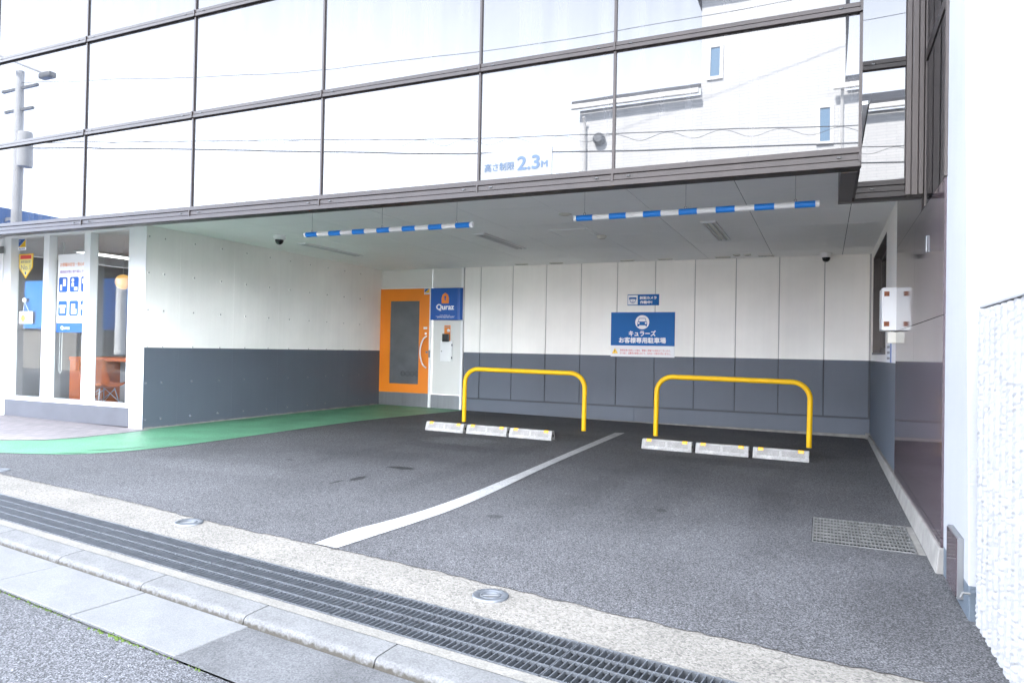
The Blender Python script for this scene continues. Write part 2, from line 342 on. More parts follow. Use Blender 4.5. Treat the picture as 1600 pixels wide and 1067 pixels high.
def text(s, mt, parent, loc, width=None, height=None, size=.1, bold=0., rot=(R(90), 0, 0), thick=.0015, name='lettering', center=True):
    cu = bpy.data.curves.new('t', 'FONT'); cu.body = s; cu.size = size; cu.extrude = thick/2; cu.resolution_u = 4
    ob = bpy.data.objects.new('t', cu); COL.objects.link(ob)
    dg = bpy.context.evaluated_depsgraph_get(); me = bpy.data.meshes.new_from_object(ob.evaluated_get(dg))
    bpy.data.objects.remove(ob); bpy.data.curves.remove(cu)
    if len(me.vertices):
        xs = [v.co.x for v in me.vertices]; ys = [v.co.y for v in me.vertices]
        w, h = max(xs)-min(xs), max(ys)-min(ys); cx, cy = (max(xs)+min(xs))/2, (max(ys)+min(ys))/2
        sx = width/w if width else 1.; sy = height/h if height else sx
        if height and not width: sx = sy
        for v in me.vertices: v.co.x = (v.co.x-(cx if center else min(xs)))*sx; v.co.y = (v.co.y-cy)*sy
    if bold:
        v0 = [tuple(v.co) for v in me.vertices]; f0 = [tuple(p.vertices) for p in me.polygons]; vs, fs = [], []
        for k, (dx, dy) in enumerate(((0, 0), (-1, 0), (1, 0), (0, .8), (0, -.8))):
            b0 = len(vs); vs += [(x+dx*bold, y+dy*bold, z+k*.00012) for x, y, z in v0]; fs += [tuple(i+b0 for i in f) for f in f0]
        me.clear_geometry(); me.from_pydata(vs, [], fs)
    me.materials.clear(); me.materials.append(mt); me.name = name
    o = bpy.data.objects.new(name, me); COL.objects.link(o); o.parent = parent; o.location = loc; o.rotation_euler = rot
    return o

# ------------------------------------------------------------------ ground
GX = -.0099
def gz(x): return GX*x
SKW = -.1074; UA = math.atan(SKW)
def Ya(c, x): return c+SKW*x
XA, XB = -16., 4.
def sheet(name, pts, off, m):
    return struct(MB().poly([(x, y, gz(x)+off) for x, y in pts]).build(name, m))
def band(name, c0, c1, off, m, x0=XA, x1=XB):
    return sheet(name, [(x0, Ya(c0, x0)), (x1, Ya(c0, x1)), (x1, Ya(c1, x1)), (x0, Ya(c1, x0))], off, m)
g = MB().poly([(-900, -900, -.25), (900, -900, -.25), (900, 900, -.25), (-900, 900, -.25)])
struct(g.build('ground', M['road']))
band('road', -9.2, 1.735, -.055, M['road'], -60, 14)
band('gutter', 1.739, 2.125, -.050, M['gutter'])
# asphalt lot with a ragged lower edge and a hole for the catch basin
BX0, BX1, BY0, BY1 = -.066, .575, 4.935, 5.70
lot = MB()
edge = []
x = XA
while x < XB:
    edge.append((x, Ya(3.043, x)+random.uniform(-.012, .012)+.012*math.sin(x*2.3))); x += .045
edge.append((XB, Ya(3.043, XB)))
for (xa, ya), (xb, yb) in zip(edge[:-1], edge[1:]):
    lot.poly([(xa, ya, gz(xa)), (xb, yb, gz(xb)), (xb, 4.935 if xb > -16.5 and Ya(3.1, xb) < 4.9 else 4.935, gz(xb)), (xa, 4.935, gz(xa))])
for a, b, c, d in [(XA, BY0, BX0, BY1), (BX1, BY0, XB, BY1), (XA, BY1, XB, 13)]:
    lot.poly([(a, b, gz(a)), (c, b, gz(c)), (c, d, gz(c)), (a, d, gz(a))])
struct(lot.build('parking_lot', M['asphalt']))
band('concrete_apron', 2.662, 3.12, -.004, M['apron'])
band('mortar_strip', 2.235, 2.300, -.002, M['strip'])
# channel walls and bottom
ch = MB()
for c0, c1 in ((2.650, 2.668), (2.295, 2.308)):
    ch.hexa([(XA, Ya(c0, XA), gz(XA)-.2), (XB, Ya(c0, XB), gz(XB)-.2), (XB, Ya(c1, XB), gz(XB)-.2), (XA, Ya(c1, XA), gz(XA)-.2)],
            [(XA, Ya(c0, XA), gz(XA)-.006), (XB, Ya(c0, XB), gz(XB)-.006), (XB, Ya(c1, XB), gz(XB)-.006), (XA, Ya(c1, XA), gz(XA)-.006)])
ch.poly([(XA, Ya(2.30, XA), gz(XA)-.19), (XB, Ya(2.30, XB), gz(XB)-.19), (XB, Ya(2.67, XB), gz(XB)-.19), (XA, Ya(2.67, XA), gz(XA)-.19)])
struct(ch.build('drain_channel', M['pit']))
TILT = math.atan(-GX)
def urot(): return (0, TILT, UA)
def upos(X, c, off=0.): return (X, Ya(c, X), gz(X)+off)
CU = math.cos(UA)
# drain gratings (1 m sections)
def grate_mesh(L, Wd, pitch, rods, name, m, hgt=.032, bar=.0045):
    g = MB(); n = int(L/pitch)
    for i in range(n+1):
        x = i*L/n; g.box(x-bar/2, .003, -hgt, x+bar/2, Wd-.003, 0)
    for k in range(rods):
        y = .003+(Wd-.006)*k/(rods-1); t = .0035
        g.box(.001, y-t, -.012 if 0 < k < rods-1 else -hgt, L-.001, y+t, .002)
    return g.build(name, m)
GL = 1.03
g0 = grate_mesh(GL-.008, .352*CU, .0282, 5, 'drain_grating', M['steel'])
gl = ['rightmost visible section of the steel channel grating by the road edge', 'steel channel grating section below the right round lid',
      'steel channel grating section where the white parking line points', 'steel channel grating section below the left round lid',
      'steel channel grating section left of the left round lid', 'steel channel grating section nearest the left picture edge']
for i in range(7):
    o = g0 if i == 0 else copy_tree(g0)
    X = -.93-1.024*(i)+1.024
    if i == 0: X = -.93
    else: X = -.93-1.024*i
    o.location = upos(X, 2.304, -.001); o.rotation_euler = urot()
    tag(o, (gl+['steel channel grating section at far left outside the windows'])[i], 'drain grating', 'channel gratings along the road edge')
# kerb stones
def kerb_mesh(L):
    prof = [(0, -.12), (0, -.048), (.004, -.03)]
    for k in range(6):
        a = R(180-90*k/5); prof.append((.030+.030*math.cos(a)*.9, -.035+.024*math.sin(a)))
    prof += [(.14, -.004), (.14, -.12)]
    return MB().prism(prof[::-1], lambda u, v, w: (w, u, v), .004, L-.004).build('kerb_stone', M['kerb'])
KL = .742; k0 = kerb_mesh(KL)
kn = ['kerb stone beside the last stretch of grating at the bottom edge', 'kerb stone right of the last pale gutter slab with dark stained face', 'kerb stone behind the right pale gutter slab',
      'kerb stone behind the middle pale gutter slab', 'kerb stone behind the left pale gutter slab', 'kerb stone at the left picture edge', 'far left kerb stone toward the shop', 'farthest left kerb stone']
for i in range(8):
    o = k0 if i == 0 else copy_tree(k0)
    X = -1.565-.7365*(i-1)-.7365*0
    X = -2.2935+.7365*2-.7365*i-.0
    o.location = upos(X, 2.097, 0); o.rotation_euler = urot()
    tag(o, kn[i], 'kerb stone', 'kerb stones along the gutter')
# pale gutter slabs
s0 = MB()
s0.box(.004, .004, -.05, KL-.004, .352, .0); s0 = s0.build('gutter_slab', M['slab'], bevel=.004)
for i, lb in enumerate(['pale concrete gutter slab with its corner at the moss end, rightmost of three', 'pale concrete gutter slab with moss at its front corner, middle of three',
                        'pale concrete gutter slab at the left picture edge', 'pale gutter slab further left beyond the picture edge']):
    o = s0 if i == 0 else copy_tree(s0)
    o.location = upos(-3.03-.7365*i, 1.745, -.046+.001*(i % 2)); o.rotation_euler = urot()
    tag(o, lb, 'gutter slab', 'pale slabs in the road gutter')
# moss along the slab edge
ms = MB()
for i in range(330):
    t = random.random(); X = -4.2+2.1*t; dens = .5+.5*math.sin(X*9)
    if random.random() > dens*.8+.1: continue
    y = Ya(1.737, X)+random.gauss(0, .006); h = random.uniform(.002, .010); r = random.uniform(.003, .008)
    if X > -2.9 and X < -2.6: r *= 1.5; h *= 1.5
    z = gz(X)-.056
    ms.add([(X-r, y, z), (X, y-r, z), (X+r, y, z), (X, y+r, z), (X+random.gauss(0, .003), y, z+h)], [(0, 1, 4), (1, 2, 4), (2, 3, 4), (3, 0, 4)])
tag(ms.build('moss', M['moss']), kind='stuff')
# painted areas
outer = [(-8.9, Ya(3.15, -8.9)), (-8.2, 4.10), (-7.75, 4.25), (-7.466, 4.35), (-7.153, 4.465), (-6.808, 4.66), (-6.636, 4.974), (-6.53, 5.35), (-6.48, 5.969), (-6.50, 7.384), (-6.50, 8.918), (-6.32, 10.085), (-6.06, 11.62)]
inner = [(-8.0, 11.62), (-8.0, 6.34), (-7.86, 6.3), (-7.87, 5.5), (-7.97, 5.099), (-8.31, 4.84), (-9.0, 4.6), (-11, 4.7), (-11, Ya(3.15, -11))]
def smooth(p, n=2):
    for _ in range(n):
        q = [p[0]]
        for a, b in zip(p[:-1], p[1:]): q += [(a[0]*.75+b[0]*.25, a[1]*.75+b[1]*.25), (a[0]*.25+b[0]*.75, a[1]*.25+b[1]*.75)]
        p = q+[p[-1]]
    return p
sheet('green_path', smooth(outer)+inner, .004, M['green'])
sheet('brick_pavement', [(-16, 4.85), (-9.0, 4.6), (-8.31, 4.84), (-7.97, 5.099), (-7.87, 5.5), (-7.86, 6.36), (-16, 6.36)], .008, M['paver'])
tm = MB()
for P in ([(-6.98, 4.83), (-6.86, 4.98), (-6.75, 5.15), (-6.70, 5.30), (-6.68, 5.44)], [(-7.06, 4.62), (-6.93, 4.68), (-6.84, 4.74), (-6.78, 4.80)]):
    for i in range(len(P)-1):
        wa, wb = .012*(i > 0), .012*(i < len(P)-2)
        (xa, ya), (xb, yb) = P[i], P[i+1]
        tm.poly([(xa+wa, ya-wa, gz(xa)+.0075), (xb+wb, yb-wb, gz(xb)+.0075), (xb-wb, yb+wb, gz(xb)+.0075), (xa-wa, ya+wa+.0005, gz(xa)+.0075)])
struct(tm.build('tyre_mark', M['tyre']))
lu = [(-2.736, 3.345), (-2.735, 3.686), (-2.66, 4.024), (-2.61, 4.415), (-2.59, 4.994), (-2.616, 6.103), (-2.661, 7.266), (-2.704, 8.6), (-2.744, 9.876)]
ll = [(-2.561, 3.33), (-2.527, 3.635), (-2.48, 4.064), (-2.445, 4.519), (-2.455, 5.19), (-2.52, 6.233), (-2.562, 7.435), (-2.59, 8.7), (-2.619, 9.971)]
lw = MB(); A, B = smooth(lu), smooth(ll)
for i in range(len(A)-1):
    lw.poly([(p[0], p[1], gz(p[0])+.004) for p in (B[i], B[i+1], A[i+1], A[i])])
struct(lw.build('parking_line', M['line']))
# catch basin grating
pit = MB(); t = .02
pit.box(BX0-t, BY0, -.2, BX0, BY1, -.004); pit.box(BX1, BY0, -.2, BX1+t, BY1, -.012); pit.box(BX0, BY0-t, -.2, BX1, BY0, -.012); pit.box(BX0, BY1, -.2, BX1, BY1+t, -.012)
pit.box(BX0, BY0, -.21, BX1, BY1, -.16)
struct(pit.build('basin_pit', M['pit']))
cb = MB(); n = 27
for i in range(n+1):
    x = BX0+.01+(BX1-BX0-.06)*i/n; cb.box(x-.0022, BY0+.012, -.014, x+.0022, BY1-.012, -.001)
for i in range(9):
    y = BY0+.014+(BY1-BY0-.028)*i/8; cb.box(BX0+.004, y-.004, -.0125, BX1-.046, y+.004, .0005)
cb.box(BX0+.004, BY0+.004, -.036, BX0+.012, BY1-.004, .001); cb.box(BX1-.05, BY0+.004, -.036, BX1-.044, BY1-.004, .0)
tag(cb.build('catch_basin_grating', M['steel_old']), 'rectangular rusty grating set in the asphalt beside the right wall', 'drain grating')
cf = MB(); cf.box(BX1-.04, BY0, -.03, BX1, BY1, -.003); struct(cf.build('basin_edge', M['plinth']))
# round lids
def lid(X, Y, lb):
    r = .088; tl = MB().lathe([(r, -.02), (r, .004), (r-.004, .007), (.056, .006), (.054, .002), (.052, .002), (.050, .006), (.043, .007), (.038, .0), (.006, -.004)], (0, 0, 0), 32)
    o = thing('round_lid', lb, 'drain lid', (X, Y, gz(X)-.001), (0, TILT, .5), 'round steel lids in the concrete strip')
    tl.build('cover', M['steel'], o)
    MB().box(-.040, -.006, -.004, .040, .006, .0055).build('grip', M['stainless'], o, bevel=.002)
    return o
lid(-1.447, 3.063, 'round steel lid in the concrete strip above the right half of the grating')
lid(-3.745, 3.340, 'round steel lid touching the asphalt edge, left of the white line')
lid(-6.52, 3.79, 'round steel lid at the left picture edge of the concrete strip')

# ------------------------------------------------------------------ the building
YF, YB, XL, XR, ZC = 4.5837, 11.6173, -7.9936, .6198, 2.711
BLD = thing('storage_building', 'mirror glass fronted building with a recessed parking bay under its upper floors', 'building')
XE = .175
mull = [-23.9, -22.45, -21, -19.6, -18.2, -16.75, -15.32, -13.88, -12.44, -11.0, -9.55, -8.13, -6.68, -5.222, -3.7745, -2.3354, -1.3185, XE]
ztop = [2.415, 3.2784, 4.1962, 5.1, 6.0, 6.9, 7.8, 8.7]
TH = .062
# glass panels
for i in range(len(mull)-1):
    for j in range(len(ztop)-1):
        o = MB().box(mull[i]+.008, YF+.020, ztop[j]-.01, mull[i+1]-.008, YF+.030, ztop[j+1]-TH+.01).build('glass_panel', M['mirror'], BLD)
def rail(x0, x1, y, ztp, h, name, nl=3, d=.11):
    """extruded rail: stacked bands with grooves between, screws"""
    b = MB()
    b.box(x0, y+.012, ztp-h, x1, y+d, ztp)
    n = nl; hh = h/n
    for k in range(n):
        off = (.0, .004, -.004, .002)[k % 4]
        b.box(x0, y+off, ztp-h+k*hh+.002, x1, y+.02, ztp-h+(k+1)*hh-.002)
    b.mi = 1
    for mx_ in mull:
        for s in (-.11, .11):
            xx = mx_+s
            if x0+.05 < xx < x1-.04: b.box(xx-.012, y-.0055, ztp-h*.52, xx+.012, y+.001, ztp-h*.52+.009)
    return b.build(name, [M['bronze'], M['black']], BLD, bevel=.0015, seg=1)
rail(-24, XE+.004, YF-.008, 2.420, .118, 'fascia', 3)
for z in ztop[1:-1]: rail(-24, XE+.004, YF-.006, z, TH, 'transom', 2)
rail(-24, XE+.004, YF-.006, 8.76, .12, 'transom', 2)
for m_ in mull:
    b = MB().box(m_-.0085, YF+.006, 2.304, m_+.0085, YF+.05, 8.7)
    for z_ in [2.36]+[q-.031 for q in ztop[1:-1]]: b.box(m_-.006, YF-.0125, z_-.028, m_+.006, YF+.005, z_+.028)
    b.build('mullion', M['bronze'], BLD)
# return of the curtain wall at the right end
YR = 5.48
b = MB(); b.box(XE-.10, YF+.112, 2.297, XE-.012, YR+.09, 2.70); b.build('return_fascia', M['bronze_d'], BLD)
b = MB(); b.box(XE-.10, YR+.09, 2.292, .60, YR+.15, 2.72); b.build('soffit_trim', M['bronze_d'], BLD)
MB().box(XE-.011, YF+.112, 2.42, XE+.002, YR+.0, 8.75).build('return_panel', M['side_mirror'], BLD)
MB().box(XE-.011, YF+.112, 2.302, XE+.006, YR+.0, 2.419).build('return_fascia', M['bronze'], BLD)
rail(XE+.005, .50, YR, 2.415, .122, 'fascia', 3)
for z in (3.262, 4.18, 5.1, 6.0, 6.9, 7.8): rail(XE+.005, .50, YR+.002, z, .07, 'transom', 2)
zr = [2.415, 3.262, 4.18, 5.1, 6.0, 6.9, 7.8, 8.7]
for j in range(7):
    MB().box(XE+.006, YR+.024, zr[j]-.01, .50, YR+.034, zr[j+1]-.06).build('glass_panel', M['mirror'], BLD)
b = MB(); b.box(.487, YR-.015, 2.297, .523, YR+.10, 8.75); b.box(.523, YR+.0, 2.297, .566, YR+.10, 8.75); b.box(.566, YR-.012, 2.297, .598, YR+.10, 8.75)
b.build('corner_mullion', M['bronze_d'], BLD, bevel=.004)
# fascia back, upper mass, ceiling
MB().box(-13, YF+.113, 2.31, XE-.101, YF+.14, 2.712).build('fascia_back', M['bronze_d'], BLD)
up = MB(); up.box(-24, YF+.15, 2.735, XE-.012, 12.2, 8.8); up.box(XE-.011, YR+.16, 2.735, 1.3, 12.2, 8.8)
up.build('upper_floors', M['ceiling'], BLD)
cl = MB()
xs = [-13]+[-.72+.973*k for k in range(-12, 0)]+[-.75, .22, .6195]
xs = [-13, -8.0, -7.54, -6.57, -5.60, -4.625, -3.655, -2.685, -1.715, -.745, .225, XR]
ys = [YF+.14, 4.9, 5.9, 6.89, 7.89, 8.89, 9.89, 10.88, 11.70]
for i in range(len(xs)-1):
    for j in range(len(ys)-1):
        if i == len(xs)-2 and j == 0: continue
        cl.box(xs[i]+.0035, (ys[j] if not (i == len(xs)-2 and j == 1) else YR+.15)+.002, ZC, xs[i+1]-(.0035 if i < len(xs)-2 else .0006), ys[j+1]-.002, ZC+.02)
cl.mi = 1
for y in ys[1:-1]: cl.box(-13, y-.0055, ZC-.0012, .60 if y > 5.6 else .06, y+.004, ZC-.0004+.003)
cl.mi = 2
for x in xs[1:-1]: cl.box(x-.005, YF+.14, ZC+.005, x+.005, 11.70, ZC+.018)
cl.build('ceiling', [M['ceiling'], M['seam'], M['dark_seam']], BLD)
# left wall with form tie dimples
lwb = MB(); lwb.box(-8.235, 6.36, -.1, XL, 11.72, 2.745)
lwb.box(XL+.0, 6.37, -.1, XL+.004, 11.5, 0) if False else None
tys = [6.395, 6.63, 7.113, 7.591, 8.071, 8.556, 9.022, 9.502, 9.968, 10.443, 10.926]
for y in tys:
    for z in (2.57, 2.10, 1.62, 1.145, .675, .20):
        lwb.lathe([(.022, -.001), (.020, .005), (.014, .008)], (XL, y, z+.0), 12, 'x'); lwb.mi = 1; lwb.lathe([(.009, .0082), (.007, .0095)], (XL, y, z), 10, 'x'); lwb.mi = 0
lwb.build('side_wall', [M['white_wall'], M['tie']], BLD)
jt = MB()
for y in (6.886, 7.842, 8.779, 9.723, 10.67): jt.box(XL+.0005, y-.003, .1, XL+.002, y+.003, ZC)
jt.build('wall_joint', M['white_wall'], BLD)
b = MB()
yy = 6.38
while yy < 11.5:
    h = .103+random.uniform(-.006, .006); b.box(XL+.001, yy, -.1, XL+.006+random.uniform(0, .004), yy+.12, h); yy += .12
b.build('wall_foot', M['plinth'], BLD)
# back wall panels
bw = MB(); bw.mi = 1; bw.box(-6.15, YB+.016, -.1, XR+.3, YB+.2, 2.745); bw.mi = 0
sx = [-6.145, -5.807, -5.162, -4.513, -3.868, -3.224, -2.577, -1.932, -1.295, -.652, -.012, .60]
for a, c in zip(sx[:-1], sx[1:]):
    bw.box(a+.006, YB, .300, c-.006, YB+.018, ZC)
for a, c in ((-6.145, -2.9), (-2.9, XR-.003)): bw.box(a, YB-.004, .03, c, YB+.018, .272)
bw.build('back_wall', [M['back_panel'], M['seam_back']], BLD, bevel=.004, seg=1)
pb = MB(); pb.box(-6.145, YB-.03, -.1, XR-.06, YB+.01, .042); pb.box(XR-.06, YB-.12, -.1, XR, YB+.01, .07)
pb.build('wall_foot', M['plinth'], BLD, bevel=.004)
# entrance door section
db = MB(); db.box(-8.1, YB+.03, 2.352, -6.855, YB+.06, ZC); db.box(-6.845, YB+.03, 2.352, -6.195, YB+.06, ZC); db.box(-6.82, YB+.02, .33, -6.20, YB+.05, 2.352)
db.build('entrance_panel', M['panel_white'], BLD)
db = MB(); db.box(-8.12, YB-.02, .03, -8.075, YB+.06, ZC); db.box(-8.065, YB-.01, .03, -8.012, YB+.06, ZC); db.box(-6.88, YB-.02, .05, -6.83, YB+.06, 2.352); db.box(-6.197, YB-.03, .04, -6.15, YB+.06, ZC)
db.box(-8.012, YB-.005, 2.338, -6.88, YB+.06, 2.354)
db.build('entrance_frame', M['white'], BLD, bevel=.004)
MB().box(-6.825, YB+.006, .06, -6.205, YB+.03, .325).build('kick_plate', M['stainless'], BLD)
DR = MB(); x0, x1, z0, z1 = -8.008, -6.885, .335, 2.335; a0, a1, c0, c1 = -7.765, -7.105, .502, 2.10
DR.box(x0, YB-.012, z0, a0, YB+.03, z1); DR.box(a1, YB-.012, z0, x1, YB+.03, z1); DR.box(a0, YB-.012, z0, a1, YB+.03, c0); DR.box(a0, YB-.012, c1, a1, YB+.03, z1)
door = DR.build('entrance_door', M['orange'], BLD); door['label'] = 'orange door with a tall frosted glass pane'
MB().box(a0-.01, YB+.006, c0-.01, a1+.01, YB+.014, c1+.01).build('pane', M['frost'], door)
pi = MB()
for k in range(4):
    cx, cz = -7.43+.105*k-.03, .70
    pi.tube([(cx+.042*math.cos(q*math.pi/10), YB+.003, cz+.042*math.sin(q*math.pi/10)) for q in range(21)], .004, 5)
    pi.box(cx-.02, YB+.0015, cz-.003, cx+.02, YB+.005, cz+.004)
pi.build('sticker', M['black'], door)
MB().box(x0, YB-.010, .075, x1, YB+.03, .333).build('kick_plate', M['stainless'], door)
hp = [(-6.93-.095*math.sin(math.pi*t/16)**.9, YB-.02-.075*min(1, 4*math.sin(math.pi*t/16)), .825+.6*t/16) for t in range(17)]
MB().tube(hp, .0135, 10).build('handle', M['white_plastic'], door)
MB().lathe([(.024, 0), (.022, -.012), (.008, -.014)], (-6.925, YB-.012, 1.122), 16, 'y').build('lock', M['stainless'], door)
b = MB(); b.box(-7.005, YB-.0155, 1.56, -6.925, YB-.0125, 1.60); b.box(-6.975, YB-.0155, 1.455, -6.935, YB-.0125, 1.495); b.build('notice', M['paper'], door)
for z in (2.05, 1.22, .42): MB().lathe([(.014, -.07), (.014, .07)], (x0-.004, YB-.016, z), 10).build('hinge', M['steel'], door)
MB().box(-6.882, YB-.025, 1.02, -6.845, YB-.02, 1.16).build('strike_plate', M['stainless'], BLD)

# right wall with the window opening
RW = MB(); w0, w1, wz0, wz1 = 8.90, 11.25, 1.25, 2.60
RW.box(XR, 7.45, -.1, .95, w0, 2.745); RW.box(XR, w1, -.1, .95, 11.9, 2.745); RW.box(XR, w0, -.1, .95, w1, wz0); RW.box(XR, w0, wz1, .95, w1, 2.745)
RW.build('side_wall', M['white_wall'], BLD)
wf = MB(); wf.box(XR+.10, w0, wz0, XR+.16, w1, wz0+.06); wf.box(XR+.10, w0, wz1-.06, XR+.16, w1, wz1)
for y in (w0, w0+1.1, w1-.06): wf.box(XR+.10, y, wz0+.06, XR+.16, y+.06, wz1-.06)
wf.box(XR-.004, w0, wz0-.03, XR+.10, w1, wz0); wf.box(XR+.002, w0, wz0, XR+.10, w0+.012, wz1); wf.box(XR+.002, w1-.012, wz0, XR+.10, w1, wz1); wf.box(XR+.002, w0, wz1-.012, XR+.10, w1, wz1)
wo = wf.build('window', M['bronze_d'], BLD)
MB().box(XR+.125, w0+.02, wz0+.05, XR+.13, w1-.02, wz1-.05).build('pane', M['darkglass'], wo)
# granite cladding
gt = MB(); jz = 1.43; zt = 2.205
for y0_, y1_, a, c in [(4.58, 6.0, .19, jz), (6.004, 7.45, .19, jz), (4.58, 6.0, jz+.004, zt), (6.004, 7.45, jz+.004, zt), (5.62, 7.45, zt+.003, ZC), (4.58, 6.0, .08, .187), (6.004, 7.45, .08, .187)]:
    gt.box(XR-.016, y0_, a, XR+.05, y1_, c)
gt.build('granite_cladding', M['granite'], BLD)
MB().box(XR+.051, 4.56, -.1, .95, 7.449, 8.75).build('side_wall', M['bronze_d'], BLD)
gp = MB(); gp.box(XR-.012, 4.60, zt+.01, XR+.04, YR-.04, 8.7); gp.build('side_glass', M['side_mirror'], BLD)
b = MB(); b.box(XR-.02, YR-.04, zt+.004, XR+.04, YR+.09, 8.75); b.box(XR-.018, 4.58, 3.19, XR-.011, YR-.04, 3.262); b.box(XR-.02, 4.565, zt+.004, XR+.04, 4.60, 8.75); b.build('side_mullion', M['bronze_d'], BLD)
# plinth below right wall
pl = MB(); pl.hexa([(XR-.05, 4.56, -.1), (XR+.02, 4.56, -.1), (XR+.02, 11.5, -.1), (XR-.05, 11.5, -.1)], [(XR-.028, 4.56, .135), (XR+.02, 4.56, .135), (XR+.02, 11.5, .055), (XR-.028, 11.5, .055)])
pl.build('wall_foot', M['plinth'], BLD, bevel=.006)

# ------------------------------------------------------------------ neighbouring wall at right
NB = thing('white_end_wall', 'tall smooth white plaster wall end with a blue grey foot, right of the brown granite', 'wall')
MB().hexa([(XR-.004, 3.79, -.2), (3.2, 3.79, -.2), (3.2, 4.558, -.2), (XR-.004, 4.558, -.2)], [(XR-.004, 4.18, 4.2), (3.2, 4.18, 4.2), (3.2, 4.72, 4.2), (XR-.004, 4.72, 4.2)]).build('plaster_body', M['pillar'], NB, bevel=.004)
RB = thing('ribbed_wall', 'low white rough ribbed concrete wall at the right picture edge', 'wall')
rb = MB()
rb.box(XR+.05, .9, -.3, .95, 3.80, 1.415)
y = 3.79; k = 0
while y > 1.0:
    w = .075
    # each rib: a rough column of jittered slices
    n = 150; pr = None
    for i in range(n+1):
        z = -.3+1.71*i/n; j = random.uniform(-.0035, .0035); e = random.uniform(-.002, .002)
        ring = [(XR+.055, y-.002, z), (XR+.034, y-.002, z), (XR+.018+j, y-.010+e, z), (XR+.016-j, y-.036, z), (XR+.018+e, y-.062+e, z), (XR+.034, y-w+.002, z), (XR+.055, y-w, z)]
        if pr:
            q = len(ring); rb.add(pr+ring, [(t, t+1, q+t+1, q+t) for t in range(q-1)])
        pr = ring
    y -= .108
rb.build('ribbed_body', M['rough'], RB)
MB().box(XR+.02, .9, 1.417, .97, 3.80, 1.485).build('coping', M['plaster'], RB, bevel=.008)
pq = thing('access_plate', 'black glossy metal edged plate fixed low on the white end wall', 'access plate')
y0, y1 = 3.945, 4.25
b = MB(); b.box(XR-.030, y0, .045, XR-.004, y1, .335); b.build('frame', M['stainless'], pq, bevel=.002)
MB().box(XR-.034, y0+.012, .052, XR-.0302, y1-.006, .328).build('plate', M['granite'], pq)
tp = MB().tube([(XR, 3.80, .12), (XR-.03, 3.80, .12), (XR-.04, 3.79, .10)], .006, 8)
tag(tp.build('hose_bib', M['steel_old']), 'small rusty stub pipe at the foot of the white end wall', 'pipe')

# ------------------------------------------------------------------ shop front, left
SF = 6.38
sf = MB(); fx0, fx1, fz0, fz1 = -10.87, -8.245, .345, 2.700
sf.box(fx0, SF-.02, fz0, fx1, SF+.10, .395); sf.box(fx0, SF-.02, 2.668, fx1, SF+.10, fz1)
for a, c in ((fx0, -10.79), (-10.055, -9.935), (-9.20, -9.075), (-8.325, fx1)): sf.box(a, SF-.02, .395, c, SF+.10, 2.668)
shop = sf.build('shop_window', M['white'], BLD, bevel=.003)
for a, c in ((-10.79, -10.055), (-9.935, -9.20), (-9.075, -8.325)):
    MB().box(a-.005, SF+.082, .39, c+.005, SF+.09, 2.672).build('pane', M['glass'], shop)
MB().box(fx0+.01, SF-.012, .10, fx1, SF+.08, .344).build('kick_plate', M['kick'], BLD)
MB().box(-10.88, SF+.02, -.1, fx1, SF+.07, .10).build('shop_footing', M['bronze_d'], BLD)
pw = MB(); pw.box(-8.236, 6.35, -.1, -7.990, 6.358, ZC)
pw.build('wall_end', M['white'], BLD, bevel=.003)
MB().box(-8.244, SF-.01, .0, -8.237, SF+.1, ZC).build('shop_joint', M['dark_seam'], BLD)
MB().box(-13, SF-.016, 2.701, -8.237, SF+.15, ZC-.001).build('shop_head', M['white'], BLD)
sd = MB(); sd.box(-12.2, SF-.02, .12, -12.1, SF+.08, 2.68); sd.box(-11.10, SF-.02, .12, -10.985, SF+.08, 2.68); sd.box(-12.1, SF-.02, 2.45, -11.10, SF+.08, 2.68); sd.box(-12.1, SF-.02, .37, -11.10, SF+.08, .45)
sdo = sd.build('shop_door', M['white'], BLD, bevel=.003)
MB().box(-12.1, SF+.02, .45, -11.10, SF+.03, 2.45).build('pane', M['glass'], sdo)
MB().box(-12.1, SF-.01, .12, -11.10, SF+.06, .36).build('kick_plate', M['kick'], sdo)
MB().box(-12.2, SF-.03, 2.46, -10.95, SF-.021, 2.56).build('door_closer', M['steel_old'], sdo)
MB().box(-10.983, SF, .1, -10.872, SF+.08, 2.70).build('shop_post', M['white'], BLD)
# shop room shell
rm = MB(); rm.box(-13, SF+.11, .0, -8.236, 11.7, .09); rm.mi = 1
rm.box(-13, 10.2, .09, -8.236, 10.3, 2.70); rm.box(-13.1, SF+.1, .09, -13, 10.2, 2.70)
rm.build('shop_interior', [M['floor_in'], M['wall_in']], BLD)

def sign_board(name, label, cat, x0, x1, z0, z1, y, m, d=.012, group=None):
    o = thing(name, label, cat, ((x0+x1)/2, y, z0), (0, 0, 0), group)
    w = (x1-x0)/2
    MB().box(-w, -d, 0, w, 0, z1-z0).build('board', m, o, bevel=.002)
    return o
